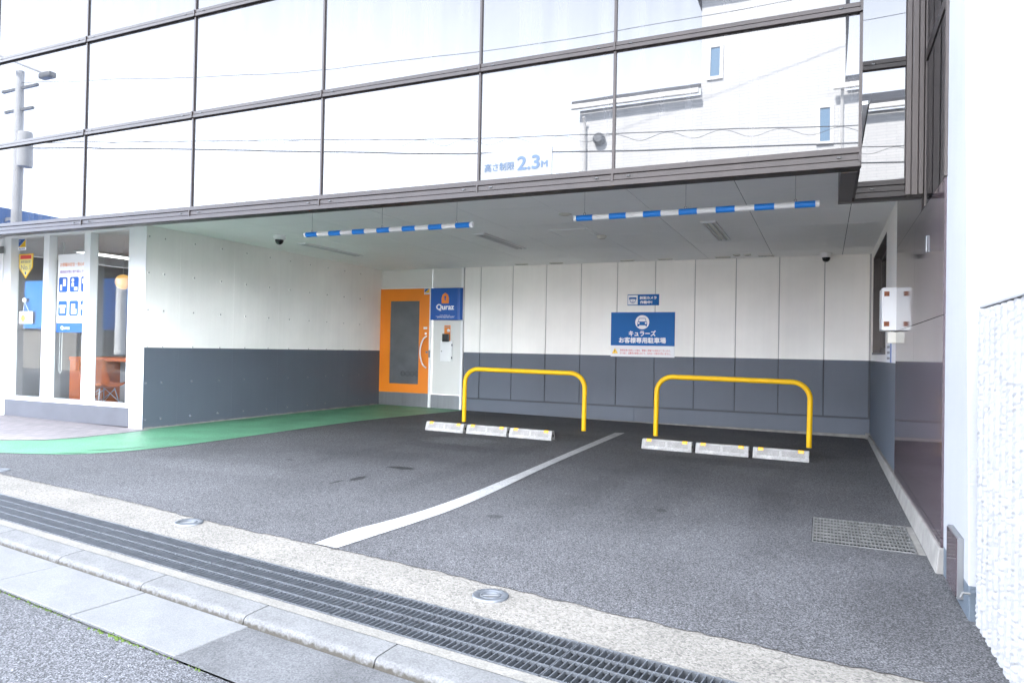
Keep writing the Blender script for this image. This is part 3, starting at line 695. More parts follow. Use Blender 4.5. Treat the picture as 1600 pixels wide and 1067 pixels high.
# poster inside the window
po = thing('window_poster', 'white poster of six blue pictogram tiles in the middle shop pane', 'poster', (-9.52, SF+.078, 1.32))
MB().box(-.36, -.003, 0, .36, 0, 1.09).build('sheet', M['paper'], po)
MB().box(-.36, -.005, 0, .36, -.0035, .13).build('band', M['blue_post'], po)
text('お客様の安全・安心のため', M['orange_t'], po, (.0, -.0045, .945), width=.62, height=.055)
text('感染症対策に取り組んでいます', M['purple'], po, (.0, -.0045, .845), width=.62, height=.04)
text('Quraz', M['paper'], po, (-.17, -.0065, .06), width=.19, height=.055, bold=0.0010)
text('0120-00-0000', M['paper'], po, (.14, -.0065, .06), width=.3, height=.04, bold=0.0007) if False else None
for r_ in range(2):
    for c_ in range(3):
        cx, cz = -.24+.235*c_, .665-.33*r_
        q = MB(); rr = .03; w, h = .092, .105; pts = []
        for (sx_, sz_, a0_) in ((1, 1, 0), (-1, 1, 90), (-1, -1, 180), (1, -1, 270)):
            for k in range(5): an = R(a0_+22.5*k); pts.append((sx_*(w-rr)+rr*math.cos(an), sz_*(h-rr)+rr*math.sin(an)))
        q.prism(pts, lambda u, v, t: (cx+u, t, cz+v), -.003, -.0045); q.build('pictogram', M['blue_post'], po)
        q = MB(); s_ = (r_*3+c_)
        if s_ == 0: q.box(cx, -.006, cz-.02, cx+.06, -.0047, cz+.08); q.box(cx-.06, -.006, cz-.08, cx-.02, -.0047, cz-.0)
        elif s_ == 1: q.lathe([(.028, -.0047), (.028, -.006)], (cx-.03, 0, cz+.06), 14, 'y'); q.box(cx-.055, -.006, cz-.03, cx-.005, -.0047, cz+.025); q.box(cx+.0, -.006, cz-.085, cx+.07, -.0047, cz-.035)
        elif s_ == 2: q.lathe([(.03, -.0047), (.03, -.006)], (cx+.03, 0, cz), 14, 'y'); q.box(cx-.0, -.006, cz-.085, cx+.07, -.0047, cz-.035); q.box(cx-.07, -.006, cz+.01, cx-.02, -.0047, cz+.08)
        elif s_ == 3: q.box(cx-.07, -.006, cz+.01, cx+.07, -.0047, cz+.045); q.box(cx-.05, -.006, cz-.07, cx+.05, -.0047, cz-.0)
        elif s_ == 4: q.box(cx-.05, -.006, cz-.08, cx+.03, -.0047, cz+.06); q.box(cx+.04, -.006, cz-.08, cx+.06, -.0047, cz-.01)
        else: q.box(cx-.07, -.006, cz-.02, cx+.02, -.0047, cz+.05); q.box(cx+.035, -.006, cz-.08, cx+.075, -.0047, cz+.03)
        q.build('pictogram_figure', M['paper'], po)
def guard_sticker(x, z, y, w, h, lb):
    o = thing('security_sticker', lb, 'sticker', (x, y, z), group='security company stickers')
    MB().box(0, -.002, 0, w, 0, h).build('sheet', M['paper'], o)
    MB().prism([(w*.06, h*.27), (w*.94, h*.95), (w*.06, h*.95)], lambda u, v, t: (u, t, v), -.002, -.003).build('blue_half', M['blue'], o)
    MB().prism([(w*.10, h*.27), (w*.94, h*.27), (w*.94, h*.92)], lambda u, v, t: (u, t, v), -.002, -.003).build('yellow_half', M['yellow'], o)
    text('ALSOK', M['blue'], o, (w/2, -.0025, h*.14), width=w*.8, height=h*.14, bold=0.0007)
    text('P', M['paper'], o, (w*.22, -.0035, h*.78), height=h*.18)
guard_sticker(-10.79, 2.505, SF+.079, .18, .168, 'blue and yellow security sticker in the upper corner of the left shop pane')
guard_sticker(-7.005, 2.222, YB-.013, .115, .112, 'blue and yellow security sticker in the top right corner of the orange door')
sh = thing('shield_sticker', 'yellow shield shaped sticker with a red band in the left shop pane', 'sticker', (-10.6, SF+.079, 2.09))
MB().prism([(-.165, .36), (-.155, .16), (0, 0), (.155, .16), (.165, .36)], lambda u, v, t: (u, t, v), 0, -.003).build('border', M['yellow'], sh)
MB().prism([(-.145, .345), (-.138, .165), (0, .025), (.138, .165), (.145, .345)], lambda u, v, t: (u, t, v), -.003, -.0045).build('sheet', M['pyel'], sh)
MB().box(-.125, -.0065, .285, .125, -.0047, .34).build('band', M['red'], sh)
text('顧客満足度', M['grey_t'], sh, (0, -.0052, .245), width=.22, height=.04)
text('No.1', M['grey_t'], sh, (0, -.0052, .165), width=.21, height=.075)
MB().box(-.012, -.006, .06, .012, -.0048, .10).build('emblem', M['blue'], sh)
hs = thing('hanging_plate', 'small white plate hung by a cord from a hook in the left shop pane', 'sign', (-10.55, SF+.07, 1.44))
MB().box(-.15, -.006, 0, .15, 0, .175).build('plate', M['paper'], hs)
MB().lathe([(.05, -.0065), (.05, -.008)], (-.06, 0, .075), 20, 'y').build('seal', M['orange_t'], hs)
MB().tube([(-.07, -.003, .175), (-.04, -.003, .32), (.06, -.003, .175)], .004, 6).build('cord', M['white_plastic'], hs)
MB().lathe([(.035, .0), (.03, -.02), (.01, -.03)], (-.04, 0, .34), 14, 'y').build('hook', M['white_plastic'], hs)
for k_, xx in enumerate((-11.2, -9.3)):
    il = thing('shop_ceiling_light', ['lit ceiling panel inside the shop near its door', 'lit ceiling panel inside the shop above the desk'][k_], 'ceiling light', (xx, 8.3, 2.699), (0, 0, 0), 'lit panels inside the shop')
    MB().box(-.16, -.62, -.03, .16, .62, 0).build('housing', M['white'], il)
    MB().box(-.13, -.6, -.034, .13, .6, -.0305).build('diffuser', M['lit'], il)
# interior furniture
dk = thing('reception_desk', 'orange edged counter desk inside the shop window', 'desk', (-10.15, 8.0, .09))
MB().box(-1.15, -.4, .80, 1.2, .4, .86).build('top', M['orange_shop'], dk, bevel=.004)
MB().box(-1.15, -.38, 0, -.72, .35, .798).build('side_panel', M['orange_shop'], dk)
MB().box(-.719, .2, .05, 1.15, .23, .80).build('modesty_panel', M['wall_in'], dk)
chv = thing('shell_chair', 'orange moulded shell chair on thin wire legs inside the shop window', 'chair', (-9.80, 7.1, .09))
def shell():
    b = MB(); nu, nv = 12, 9; vs = []
    prof = [(.24, .45), (.20, .44), (.12, .43), (.02, .425), (-.08, .43), (-.15, .45), (-.20, .50), (-.225, .57), (-.24, .65), (-.255, .73), (-.265, .80), (-.27, .83)]
    for i, (px, pz) in enumerate(prof):
        wd = .21+.02*math.sin(i/11*math.pi)-(.05 if i == 11 else 0)
        for j in range(nv):
            t = -1+2*j/(nv-1); vs.append((px+(abs(t)**3)*.05*(1 if i > 5 else .3), wd*t, pz+(abs(t)**3)*(.06 if i < 7 else .02)))
    fs = [(i*nv+j, i*nv+j+1, (i+1)*nv+j+1, (i+1)*nv+j) for i in range(11) for j in range(nv-1)]
    return b.add(vs, fs, True)
so_ = shell().build('shell', M['orange_shop'], chv); sm = so_.modifiers.new('thick', 'SOLIDIFY'); sm.thickness = .012
for sx_ in (-1, 1):
    for sy_ in (-1, 1):
        MB().tube([(sx_*.12, sy_*.12, .425), (sx_*.21, sy_*.20, .0)], .007, 8).build('leg', M['wire'], chv)
b = MB()
for s_ in (-1, 1):
    b.tube([(-.16, s_*.17, .22), (.12, s_*.12, .42)], .005, 6); b.tube([(.16, s_*.17, .22), (-.12, s_*.12, .42)], .005, 6); b.tube([(-.16*s_, -.165, .22), (-.1*s_, .14, .40)], .005, 6)
b.build('brace', M['wire'], chv)
gl_ = thing('globe_lamp', 'glowing amber globe lamp hanging in the right shop pane', 'lamp', (-9.53, 7.2, 2.09))
MB().lathe([(.001, -.11)]+[(.11*math.cos(R(a)), .11*math.sin(R(a))) for a in range(-80, 90, 10)]+[(.012, .11)], (0, 0, 0), 24).build('globe', M['lamp'], gl_)
MB().tube([(0, 0, .11), (0, 0, .61)], .004, 6).build('cord', M['white_plastic'], gl_)
bc = MB().tube([(-9.93, SF+.16, 2.6), (-9.93, SF+.16, .78), (-9.905, SF+.16, .74), (-9.88, SF+.16, .78), (-9.88, SF+.16, 2.6)], .005, 6)
tag(bc.build('blind_chain', M['white_plastic']), 'white looped blind chain hanging behind the poster pane', 'chain')
st = thing('leaflet_stand', 'small blue and white leaflet stand on the shop desk', 'leaflet stand', (-10.05, 7.85, .951))
MB().box(-.06, -.02, 0, .04, 0, .20).build('leaflet', M['blue_bar'], st); MB().hexa([(.06, -.05, 0), (.22, -.05, 0), (.22, .05, 0), (.06, .05, 0)], [(.07, .0, .15), (.21, .0, .15), (.21, .02, .15), (.07, .02, .15)]).build('card', M['paper'], st)
wc = thing('white_chair', 'white chair back showing above the shop desk', 'chair', (-10.75, 8.75, .09))
MB().lathe([(.22, .44), (.25, .55), (.24, .80), (.15, .93), (.03, .97)], (0, 0, 0), 20).build('shell', M['white_plastic'], wc)
for a in range(4): MB().tube([(.12*math.cos(a*1.57+.7), .12*math.sin(a*1.57+.7), .44), (.22*math.cos(a*1.57+.7), .22*math.sin(a*1.57+.7), 0)], .01, 8).build('leg', M['wire'], wc)

# ------------------------------------------------------------------ signs on the back wall
qs = thing('entrance_sign', 'blue box sign with an orange padlock emblem beside the orange door', 'sign', (-6.49, YB, 1.73))
MB().box(-.33, -.09, 0, .27, -.0, .60).build('box', M['blue'], qs, bevel=.012)
MB().prism([(.271, -.002), (.271, -.088), (.30, -.085), (.325, -.06), (.335, -.02), (.335, -.002)], lambda u, v, t: (u, v, t), .002, .598).build('rounded_edge', M['blue'], qs)
em = MB(); ep = [(-.075, 0), (.075, 0), (.080, .10), (.066, .135), (.055, .165), (.0, .20), (-.055, .165), (-.066, .135), (-.080, .10)]
em.prism(ep, lambda u, v, t: (u-.01, t, v+.31), -.0905, -.094); em.build('emblem', M['orange_l'], qs)
kh = MB(); kh.lathe([(.022, -.0945), (.022, -.0955)], (-.01, 0, .43), 14, 'y'); kh.box(-.022, -.0955, .365, .002, -.0945, .42); kh.build('keyhole', M['blue'], qs)
text('Quraz', M['paper'], qs, (-.01, -.0925, .235), width=.37, height=.12, bold=.0055)
text('トランクルーム', M['paper'], qs, (-.01, -.092, .088), width=.21, height=.022, bold=0.0003)
MB().box(-.21, -.0925, .066, .20, -.0905, .070).build('rule', M['paper'], qs)
text('www.quraz.com', M['paper'], qs, (-.0, -.092, .046), width=.36, height=.022, bold=0.0003)

ps = sign_board('parking_sign', 'large blue customer parking sign with a white car disc', 'sign', -3.318, -2.244, 1.118, 1.862, YB-.004, M['paper'])
MB().box(-.537, -.0145, .186, .537, -.0125, .744).build('blue_field', M['blue_b'], ps)
MB().lathe([(.118, -.015), (.118, -.017)], (-.002, 0, .578), 40, 'y').build('disc', M['paper'], ps)
car = MB(); C = lambda u, v, t: (u-.002, t, v+.578)
car.prism([(-.075, -.052), (.075, -.052), (.082, -.045), (.082, -.005), (.072, .012), (-.072, .012), (-.082, -.005), (-.082, -.045)], C, -.017, -.0185)
for s_ in (-1, 1):
    car.prism([(s_*.068, .012), (s_*.06, .012), (s_*.05, .058), (s_*.056, .066)][::s_], C, -.017, -.0185)
    car.prism([(s_*.072-.013, -.07), (s_*.072*.9+.013, -.07), (s_*.072*.9+.013, -.05), (s_*.072-.013, -.05)], C, -.0172, -.0184)
car.prism([(-.056, .06), (.056, .06), (.052, .068), (-.052, .068)], C, -.017, -.0185)
car.build('car_emblem', M['blue_b'], ps)
hl = MB()
for s_ in (-1, 1): hl.lathe([(.016, -.0187), (.016, -.0195)], (-.002+s_*.06, 0, .578-.014), 14, 'y')
hl.build('car_headlight', M['paper'], ps)
text('キュラーズ', M['paper'], ps, (0, -.0155, .393), width=.45, height=.09, bold=0.0044)
text('お客様専用駐車場', M['paper'], ps, (0, -.0155, .278), width=.785, height=.093, bold=0.0038)
MB().prism([(-.515, .052), (-.41, .052), (-.4625, .142)], lambda u, v, t: (u, t, v), -.0125, -.014).build('warning_triangle', M['yellow'], ps)
text('!', M['black'], ps, (-.4625, -.0145, .086), height=.05, bold=0.0007)
text('無断駐車を発見した場合、警察に通報する場合がございます。', M['red'], ps, (.05, -.0135, .108), width=.85, height=.036, bold=.0)
text('当て逃げ、盗難等の被害において、当社は一切責任を負いません。', M['red'], ps, (.05, -.0135, .060), width=.85, height=.036, bold=.0)

cs = sign_board('camera_notice', 'small blue security camera notice above the parking sign', 'sign', -3.04, -2.51, 1.976, 2.160, YB-.004, M['blue_b'])
MB().box(-.258, -.0145, .012, -.092, -.0125, .172).build('icon_field', M['paper'], cs)
ic = MB(); ic.prism([(-.065, .025), (.065, .025), (.06, .055), (-.06, .055)], lambda u, v, t: (u-.175, t, v+.08), -.015, -.0165); ic.box(-.235, -.0165, .10, -.225, -.015, .13); ic.box(-.125, -.0165, .10, -.115, -.015, .13)
ic.tube([(-.175+.048*math.cos(R(a)), -.0155, .10+.06*math.sin(R(a))) for a in range(180, 361, 15)], .004, 5); ic.tube([(-.175+.014*math.cos(R(a)), -.0155, .066+.014*math.sin(R(a))) for a in range(0, 361, 30)], .002, 4)
ic.build('icon', M['blue_b'], cs)
text('防犯カメラ', M['paper'], cs, (.085, -.0135, .125), width=.275, height=.048, bold=0.0032)
text('作動中！', M['paper'], cs, (.05, -.0135, .052), width=.20, height=.048, bold=0.0032)

hl_ = thing('height_limit_sign', 'white height limit panel with pale blue figures on the mirror glass', 'sign', (-2.04, YF+.019, 2.425))
MB().box(-.278, -.004, 0, .278, 0, .195).build('panel', M['limit'], hl_)
text('高さ制限', M['pale_blue'], hl_, (-.128, -.006, .085), width=.235, height=.058, bold=.0009)
text('2.3', M['pale_blue'], hl_, (.10, -.006, .097), width=.165, height=.095, bold=.004)
text('M', M['pale_blue'], hl_, (.222, -.006, .078), width=.045, height=.042, bold=.002)

# ------------------------------------------------------------------ things by the entrance
ip = thing('access_reader', 'orange plate with a black card reader below the blue box sign', 'card reader', (-6.5, YB+.02, 1.31))
MB().box(-.065, -.012, 0, .065, 0, .325).build('plate', M['orange'], ip, bevel=.004)
MB().box(-.085, -.06, .015, .055, -.0125, .165).build('reader', M['black'], ip, bevel=.008)
MB().lathe([(.03, -.0125), (.028, -.03), (.01, -.032)], (.03, 0, .225), 18, 'y').build('button', M['white_plastic'], ip)
MB().box(-.05, -.0135, .285, .05, -.0122, .305).build('notice', M['grey_t'], ip)
hb = thing('wall_cabinet', 'flat white locker panel below the orange card reader', 'cabinet', (-6.515, YB+.02, .955))
MB().box(-.125, -.02, 0, .125, 0, .385).build('door', M['white'], hb, bevel=.004)
for z in (.07, .31): MB().box(.118, -.03, z-.02, .138, -.0205, z+.02).build('hinge', M['steel'], hb)
MB().lathe([(.012, -.0205), (.010, -.03)], (-.095, 0, .19), 12, 'y').build('lock', M['black'], hb)

# ------------------------------------------------------------------ yellow hoop guards
def hoop(w, h, r=.0335, rc=.22):
    o = thing('hoop_guard', '', 'guard rail')
    pts = [(0, 0, -.1), (0, 0, h-rc)]
    for k in range(1, 10): a = R(180-90*k/9); pts.append((rc+rc*math.cos(a), 0, h-rc+rc*math.sin(a)))
    pts.append((w/2, 0, h))
    for k in range(0, 10): a = R(90-90*k/9); pts.append((w-rc+rc*math.cos(a), 0, h-rc+rc*math.sin(a)))
    pts.append((w, 0, -.1))
    MB().tube(pts, r, 20).build('hoop', M['yellow'], o)
    for x in (0, w): MB().lathe([(.044, -.002), (.044, .006), (.037, .012)], (x, 0, 0), 20).build('foot_collar', M['asphalt'], o)
    return o
h0 = hoop(1.985, .845)
h0.location = (-5.19, 9.878, gz(-5.19)-.012); h0.rotation_euler = (0, TILT, R(-.6))
tag(h0, 'yellow tube hoop guard behind the left bay, nearer the orange door', 'guard rail', 'yellow hoop guards behind the wheel stops')
h1 = copy_tree(h0); h1.location = (-2.155, 9.878, gz(-2.155)-.004); h1.rotation_euler = (0, TILT, R(-.4))
h1['label'] = 'yellow tube hoop guard behind the right bay, below the parking sign'

# ------------------------------------------------------------------ wheel stops
def wheel_stop():
    o = thing('wheel_stop', '', 'wheel stop'); L = .60
    prof = [(0, -.02), (0, .022), (.035, .112), (.042, .118), (.108, .118), (.115, .112), (.15, .022), (.15, -.02)]
    MB().prism(prof, lambda u, v, w: (w, u, v), 0, L).build('block', M['stop'], o, bevel=.006)
    b = MB()
    for x0_, x1_ in ((.045, .285), (.315, .555)):
        for k in range(5):
            t = .28+.14*k; u = .035*t; v = .022+.09*t
            b.hexa([(x0_, u-.0030, v-.0030), (x1_, u-.0030, v-.0030), (x1_, u+.001, v-.0040), (x0_, u+.001, v-.0040)],
                   [(x0_, u-.0015, v+.0035), (x1_, u-.0015, v+.0035), (x1_, u+.002, v+.003), (x0_, u+.002, v+.003)])
    b.build('tread_lines', M['groove'], o)
    for x in (.085, .515):
        MB().hexa([(x-.034, .024, .088), (x+.034, .024, .088), (x+.034, .075, .108), (x-.034, .075, .108)], [(x-.030, .034, .121), (x+.030, .034, .121), (x+.030, .072, .1245), (x-.030, .072, .1245)]).build('reflector', M['yellow_r'], o, bevel=.004)
    b = MB(); b.lathe([(.018, -.0012), (.018, .002)], (L, .075, .055), 14, 'x'); b.build('end_socket', M['black'], o)
    return o
w0 = wheel_stop(); first = True
sl_ = ['concrete wheel stop nearest the orange door, leftmost of the left bay', 'concrete wheel stop in the middle of the left bay row', 'concrete wheel stop by the white line, rightmost of the left bay',
       'concrete wheel stop leftmost of the right bay, right of the white line', 'concrete wheel stop in the middle of the right bay row', 'concrete wheel stop nearest the right wall, at the hoop foot']
k = 0
for base, cor in ((-5.105, .0), (-2.035, .0)):
    for j in range(3):
        o = w0 if k == 0 else copy_tree(w0)
        X = base+j*.645; o.location = (X, 8.545+random.uniform(-.008, .008), gz(X)); o.rotation_euler = (0, TILT, R(random.uniform(-.7, .7)))
        tag(o, sl_[k], 'wheel stop', 'concrete wheel stops in the parking bays'); k += 1

# ------------------------------------------------------------------ hanging height bars
def height_bar(L):
    o = thing('height_bar', '', 'height bar'); r = .024
    MB().lathe([(r, .028), (r, L-.028)], (0, 0, 0), 18, 'x').build('tube', M['white_plastic'], o)
    n = 13; w = (L-.06)/n
    for i in range(0, n, 2): MB().lathe([(r+.0012, .03+i*w), (r+.0012, .03+(i+1)*w)], (0, 0, 0), 18, 'x').build('band', M['blue_bar'], o)
    for a, c in ((0, .0285), (L-.0285, L)): MB().lathe([(r*.8, a), (r+.002, a+.004), (r+.002, c-.004), (r*.8, c)], (0, 0, 0), 18, 'x').build('end_cap', M['paper'], o)
    for x in (.10, L*.49, L-.17):
        b = MB().tube([(x, 0, r+.02), (x, 0, .381)], .0016, 6); b.tube([(x+.01*math.cos(R(a)), 0, r+.009+.01*math.sin(R(a))) for a in range(0, 361, 30)], .003, 6)
        b.build('hanging_wire', M['wire'], o)
    return o
hb0 = height_bar(1.945); hb0.location = (-4.902, 5.73, 2.33); tag(hb0, 'blue and white striped height bar hung over the left bay', 'height bar', 'striped bars hung from the ceiling')
hb1 = copy_tree(hb0); hb1.location = (-1.992, 5.74, 2.33); hb1['label'] = 'blue and white striped height bar hung over the right bay'

# ------------------------------------------------------------------ ceiling fittings
def louvre_light(w, L):
    o = thing('ceiling_light', '', 'ceiling light')
    b = MB(); b.box(-w/2, -L/2, -.018, -w/2+.02, L/2, 0); b.box(w/2-.02, -L/2, -.018, w/2, L/2, 0); b.box(-w/2+.02, -L/2, -.018, w/2-.02, -L/2+.05, 0); b.box(-w/2+.02, L/2-.05, -.018, w/2-.02, L/2, 0)
    b.build('frame', M['white'], o, bevel=.002)
    b = MB(); b.hexa([(-w/2+.02, -L/2+.05, -.003), (w/2-.02, -L/2+.05, -.003), (w/2-.02, L/2-.05, -.003), (-w/2+.02, L/2-.05, -.003)], [(-w/2+.02, -L/2+.05, -.001), (w/2-.02, -L/2+.05, -.001), (w/2-.02, L/2-.05, -.001), (-w/2+.02, L/2-.05, -.001)])
    b.build('reflector', M['cream'], o)
    for x in (-w*.18, w*.18): MB().tube([(x, -L/2+.055, -.014), (x, L/2-.055, -.014)], .010, 10).build('tube', M['tube'], o)
    return o
l0 = louvre_light(.17, 1.42); l0.location = (-7.075, 8.92, ZC); tag(l0, 'unlit ceiling strip light nearest the left wall', 'ceiling light', 'strip lights in the ceiling')
l1 = copy_tree(l0); l1.location = (-4.16, 8.93, ZC); l1['label'] = 'unlit ceiling strip light between the two striped bars'
l2 = copy_tree(l0); l2.location = (-1.24, 8.98, ZC); l2['label'] = 'unlit ceiling strip light behind the right striped bar'
def dome():
    o = thing('dome_camera', '', 'security camera')
    MB().lathe([(.085, 0), (.085, -.05), (.078, -.062), (.06, -.064)], (0, 0, 0), 24).build('housing', M['white_plastic'], o)
    MB().lathe([(.058, -.064), (.056, -.085), (.045, -.11), (.025, -.125), (.004, -.13)], (0, 0, 0), 24).build('dome', M['black'], o)
    return o
d0 = dome(); d0.location = (-6.89, 7.55, ZC); tag(d0, 'white dome camera with black bubble on the ceiling by the left wall', 'security camera', 'dome cameras on the ceiling')
d1 = copy_tree(d0); d1.location = (.003, 11.40, ZC); d1['label'] = 'white dome camera with black bubble on the ceiling in the right back corner'
def disc(r, h, loc, lb, nm='heat_detector', c='detector'):
    tag(MB().lathe([(r, 0), (r, -h*.5), (r*.7, -h), (r*.2, -h)], (0, 0, 0), 20).build(nm, M['cream'], loc=loc), lb, c, 'round detectors on the ceiling')
disc(.065, .04, (-2.694, 8.898, ZC), 'round cream detector behind the ceiling hatch')
disc(.075, .015, (-2.655, 7.367, ZC), 'flat round cream detector in front of the ceiling hatch')
ht = MB()
for a, c, d_, e in ((-3.215, 8.30, -3.20, 8.79), (-2.745, 8.30, -2.73, 8.79), (-3.20, 8.30, -2.745, 8.315), (-3.20, 8.775, -2.745, 8.79)): ht.box(a, c, ZC-.006, d_, e, ZC)
ht = ht.build('ceiling_hatch', M['seam']); tag(ht, 'square outlined access hatch in the ceiling left of the right striped bar', 'hatch')
MB().box(-3.199, 8.316, ZC-.003, -2.746, 8.774, ZC-.0005).build('hatch_panel', M['ceiling'], ht)
def vent():
    o = thing('ceiling_vent', '', 'vent')
    b = MB(); b.box(-.115, -.045, -.012, .115, .045, 0); b.build('frame', M['cream'], o, bevel=.003)
    b = MB()
    for k in range(10): b.box(-.10+.021*k, -.035, -.0135, -.089+.021*k, .035, -.0121)
    b.build('slot', M['black'], o); return o
v0 = vent()
vl = [(-4.916, 'slotted ceiling vent above the left hoop guard, first from the door'), (-4.26, 'slotted ceiling vent second from the entrance door'), (-3.008, 'slotted ceiling vent above the small camera notice'),
      (-2.382, 'slotted ceiling vent right above the parking sign edge'), (-1.478, 'slotted ceiling vent behind the right strip light'), (-.837, 'slotted ceiling vent nearest the right dome camera')]
for i, (x, lb) in enumerate(vl):
    o = v0 if i == 0 else copy_tree(v0)
    o.location = (x, 11.42, ZC); tag(o, lb, 'vent', 'slotted vents along the back of the ceiling')
for x, lb in ((-1.246, 'left one of two small square ceiling vents'), (-1.092, 'right one of two small square ceiling vents')):
    o = tag(MB().box(-.05, -.05, -.02, .05, .05, 0).build('small_vent', M['cream'], loc=(x, 11.2, ZC), bevel=.006), lb, 'vent', 'small square vents behind the right light')
    MB().box(-.03, -.03, -.0225, .03, .03, -.0205).build('mesh', M['grey_t'], o)

# ------------------------------------------------------------------ boxes on the right wall
mb = thing('meter_box', 'white metal cabinet with rusty hinges at the edge of the granite', 'cabinet', (XR, 7.42, 1.44))
MB().box(-.125, 0, 0, 0, .34, .40).build('body', M['white'], mb, bevel=.004)
MB().box(-.135, .012, .004, -.1255, .33, .396).build('door', M['white'], mb, bevel=.003)
for z in (.06, .34): MB().box(-.118, -.010, z-.022, -.075, -.0005, z+.022).build('hinge', M['rust'], mb)
jb = thing('junction_box', 'small cream box just beneath the white metal cabinet', 'box', (XR, 7.43, 1.32))
MB().box(-.085, 0, 0, -.0, .18, .105).build('body', M['cream'], jb, bevel=.006)
MB().tube([(-.04, .09, .105), (-.04, .09, .118)], .012, 10).build('conduit', M['cream'], jb)
lb_ = thing('wall_notice', 'narrow white notice with a blue edge on the right wall', 'notice', (XR-.001, 8.1, 1.136))
MB().box(-.003, .12, 0, 0, .56, .20).build('sheet', M['paper'], lb_); MB().box(-.004, 0, 0, 0, .12, .20).build('blue_edge', M['blue'], lb_)
b = MB()
for k in range(3): b.box(-.004, .16, .03+.06*k, -.0032, .5, .055+.06*k)
b.build('print', M['grey_t'], lb_)
hd = MB().box(XR-.026, 5.27, 1.875, XR-.017, 5.305, 1.985)
tag(hd.build('granite_bracket', M['stainless'], bevel=.003), 'short bright metal bracket on the brown granite', 'bracket')

# ------------------------------------------------------------------ across the street (seen in the mirror glass)
HY = -9.03
def house():
    o = thing('white_house', 'white sided house with a taller middle block reflected in the mirror glass', 'house')
    b = MB(); b.box(-6.18, HY-7, -.3, -2.96, HY, 7.75); b.box(-2.96, HY-8, -.3, .36, HY, 10.3); b.box(.36, HY-7, -.3, 7.0, HY, 7.45)
    b.build('wall', M['siding'], o)
    r = MB()
    for x0_, x1_, z in ((-6.35, -2.97, 7.86), (.37, 7.2, 7.56)):
        r.hexa([(x0_, HY-4, z+1.6), (x1_, HY-4, z+1.6), (x1_, HY+.19, z), (x0_, HY+.19, z)], [(x0_, HY-4, z+1.7), (x1_, HY-4, z+1.7), (x1_, HY+.19, z+.1), (x0_, HY+.19, z+.1)])
    r.box(-3.1, HY-8, 10.31, .5, HY+.3, 10.45)
    r.build('roof', M['roof'], o)
    for x0_, x1_, z in ((-6.35, -2.97, 7.72), (.10, 7.2, 7.42)):
        MB().box(x0_, HY+.19, z, x1_, HY+.30, z+.13).build('gutter', M['white'], o, bevel=.02)
    for x in (-6.0, .30, ): MB().tube([(x, HY+.22, 7.5), (x, HY+.07, 7.3), (x, HY+.07, 0)], .035, 10).build('downpipe', M['white'], o)
    for x0_, x1_, z0_, z1_ in ((-2.80, -2.45, 8.11, 9.0), (-.24, .10, 6.23, 7.15), (-3.75, -3.30, 5.3, 6.13)):
        f = MB(); t = .06
        f.box(x0_-.02, HY, z0_-.02, x0_+t, HY+.05, z1_+.02); f.box(x1_-t, HY, z0_-.02, x1_+.02, HY+.05, z1_+.02); f.box(x0_+t, HY, z0_-.02, x1_-t, HY+.05, z0_+t); f.box(x0_+t, HY, z1_-t, x1_-t, HY+.05, z1_+.02)
        wo_ = f.build('window', M['white'], o); MB().box(x0_+t-.005, HY+.01, z0_+t-.005, x1_-t+.005, HY+.02, z1_-t+.005).build('pane', M['win'], wo_)
    MB().lathe([(.16, 0), (.16, .14), (.10, .2)], (-5.6, HY, 6.9), 16, 'y').build('vent_hood', M['steel'], o)
    return o
M['win'] = mat('house window', (.16, .28, .42), .15)
house()
up_ = thing('utility_pole', 'grey concrete utility pole with a transformer reflected at far left', 'utility pole', (-23.6, -4.83, -.2))
MB().tube([(0, 0, 0), (0, 0, 10)], [.19, .12], 16).build('shaft', M['pole'], up_)
MB().lathe([(.2, 6.9), (.22, 7.0), (.22, 7.9), (.2, 8.0)], (.35, 0, 0), 16).build('transformer', M['pole'], up_)
b = MB(); b.box(-.9, -.04, 9.4, .9, .04, 9.48); b.box(-.7, -.04, 8.7, .7, .04, 8.78); b.build('crossarm', M['steel'], up_)
def vproj(px, py, yv):     # world point seen in the facade mirror
    d = _f+((px-800)/1100.88)*_R-((py-533)/1100.88)*_U; t = yv/d.y; p = Vector((0, 0, 1.1879))+d*t
    return Vector((p.x, 2*(YF+.02)-yv, p.z))
def cable(pts, r, lb):
    P = [vproj(px, py, yv) for px, py, yv in pts]; P[0] = Vector((-23.6, -4.83, P[0].z))
    q = [(v.x, v.y, v.z) for v in P]; q = smooth3(q); e = Vector(q[-1])+(Vector(q[-1])-Vector(q[-3]))*3; q.append(tuple(e))
    tag(MB().tube(q, r, 6).build('power_cable', M['cable']), lb, 'cable', 'overhead cables reflected in the glass')
    return q
def smooth3(p, n=2):
    for _ in range(n):
        q = [p[0]]
        for a, b_ in zip(p[:-1], p[1:]): q += [tuple(.75*i+.25*j for i, j in zip(a, b_)), tuple(.25*i+.75*j for i, j in zip(a, b_))]
        p = q+[p[-1]]
    return p
cable([(30, 128, 14), (300, 122, 14.8), (503, 111, 15.4), (750, 80, 16), (960, 50, 16.5), (1340, -20, 17.4)], .008, 'thin single cable rising across the upper row of mirror panes')
q = cable([(50, 219, 14), (300, 220, 14.8), (503, 219, 15.4), (750, 216, 16), (960, 209, 16.5), (1337, 195, 17.4)], .011, 'cable with a spiral hanger across the lower row of mirror panes')
sp_ = []
for i in range(len(q)-1):
    a, c = Vector(q[i]), Vector(q[i+1]); n = max(2, int((c-a).length/.11))
    for k in range(n):
        p = a.lerp(c, k/n); ph = p.x*2*math.pi/1.25; sp_.append((p.x, p.y+.08*math.cos(ph), p.z-.10+.08*math.sin(ph)))
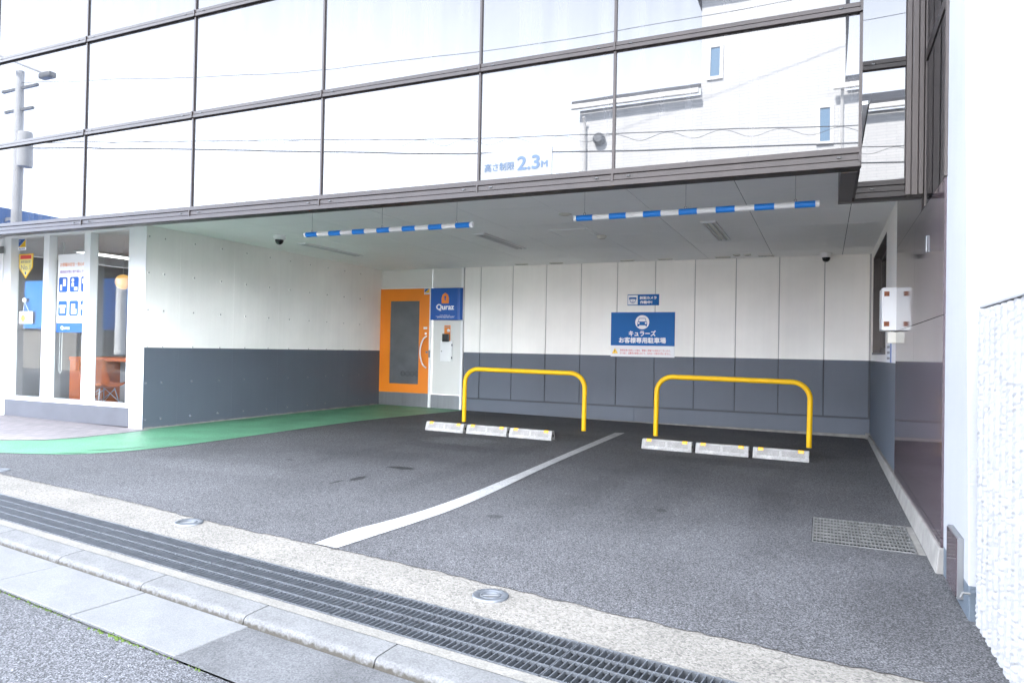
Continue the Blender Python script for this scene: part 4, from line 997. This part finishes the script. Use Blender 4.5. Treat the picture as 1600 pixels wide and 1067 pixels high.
tag(MB().tube(sp_, .006, 4).build('spiral_hanger', M['cable']), 'thin spiral wire looping beneath a cable reflected in the glass', 'cable')
cable([(60, 225, 14), (300, 233, 14.8), (503, 238, 15.4), (750, 240, 16), (960, 236, 16.5), (1337, 223, 17.4)], .019, 'thick black cable sagging below the spiral cable in the mirror panes')
p0, p1 = vproj(-60, 62, 13.5), vproj(78, 117, 13.5)
sl2 = thing('street_lamp', 'street lamp arm reflected in the top left mirror pane', 'street lamp', (p0.x-1, p0.y, -.2))
MB().tube([(0, 0, 0), (0, 0, p0.z+.4), (1, 0, p0.z+.2), (p1.x-p0.x+1, p1.y-p0.y, p1.z+.2)], .06, 10).build('arm', M['pole'], sl2)
MB().box(p1.x-p0.x+.6, -.12, p1.z+.1, p1.x-p0.x+1.15, .12, p1.z+.28).build('head', M['steel'], sl2, bevel=.05)
bb = thing('blue_shop', 'blue walled shop across the street reflected at far left', 'building', (-24, -12, -.25))
MB().box(-12, -8, 1.9, 0, 8.6, 5.68).build('blue_wall', M['blue_w'] if 'blue_w' in M else M['blue_bar'], bb)
b = MB(); b.box(-12, -8, 0, -.06, 8.5, 1.89)
y = -8
while y < 8.4: b.box(-.06, y, 0, .04, y+.16, 1.88); y += .3
b.build('ribbed_base', M['ribgrey'], bb)
st_ = MB()
for k in range(6): st_.box(.3+.32*k, 2, 0, .62+.32*k+.0, 8, .17*(6-k))
st_.build('steps', M['gutter'], bb)
lv = text('S', M['paper'], bb, (.02, 7.1, 5.02), height=.75, rot=(R(90), 0, R(90)), thick=.02)
rd = thing('terracotta_building', 'low terracotta fronted building with a purple signboard reflected in the shop pane', 'building', (-22, -16, -.25))
MB().box(-6, -6, 0, 4, 0, 4.2).build('wall', mat('terracotta', (.35, .12, .07), .8, var=.1), rd)
MB().box(-5.5, .0, 3.0, 3.5, .15, 3.9).build('signboard', M['purple'], rd)
MB().box(-4, -6, 4.2, 2, -1, 7.5).build('upper_floor', M['plaster'], rd); MB().box(-3.5, -.998, 5.6, 1.5, -.95, 6.5).build('window_band', M['darkglass'], rd)
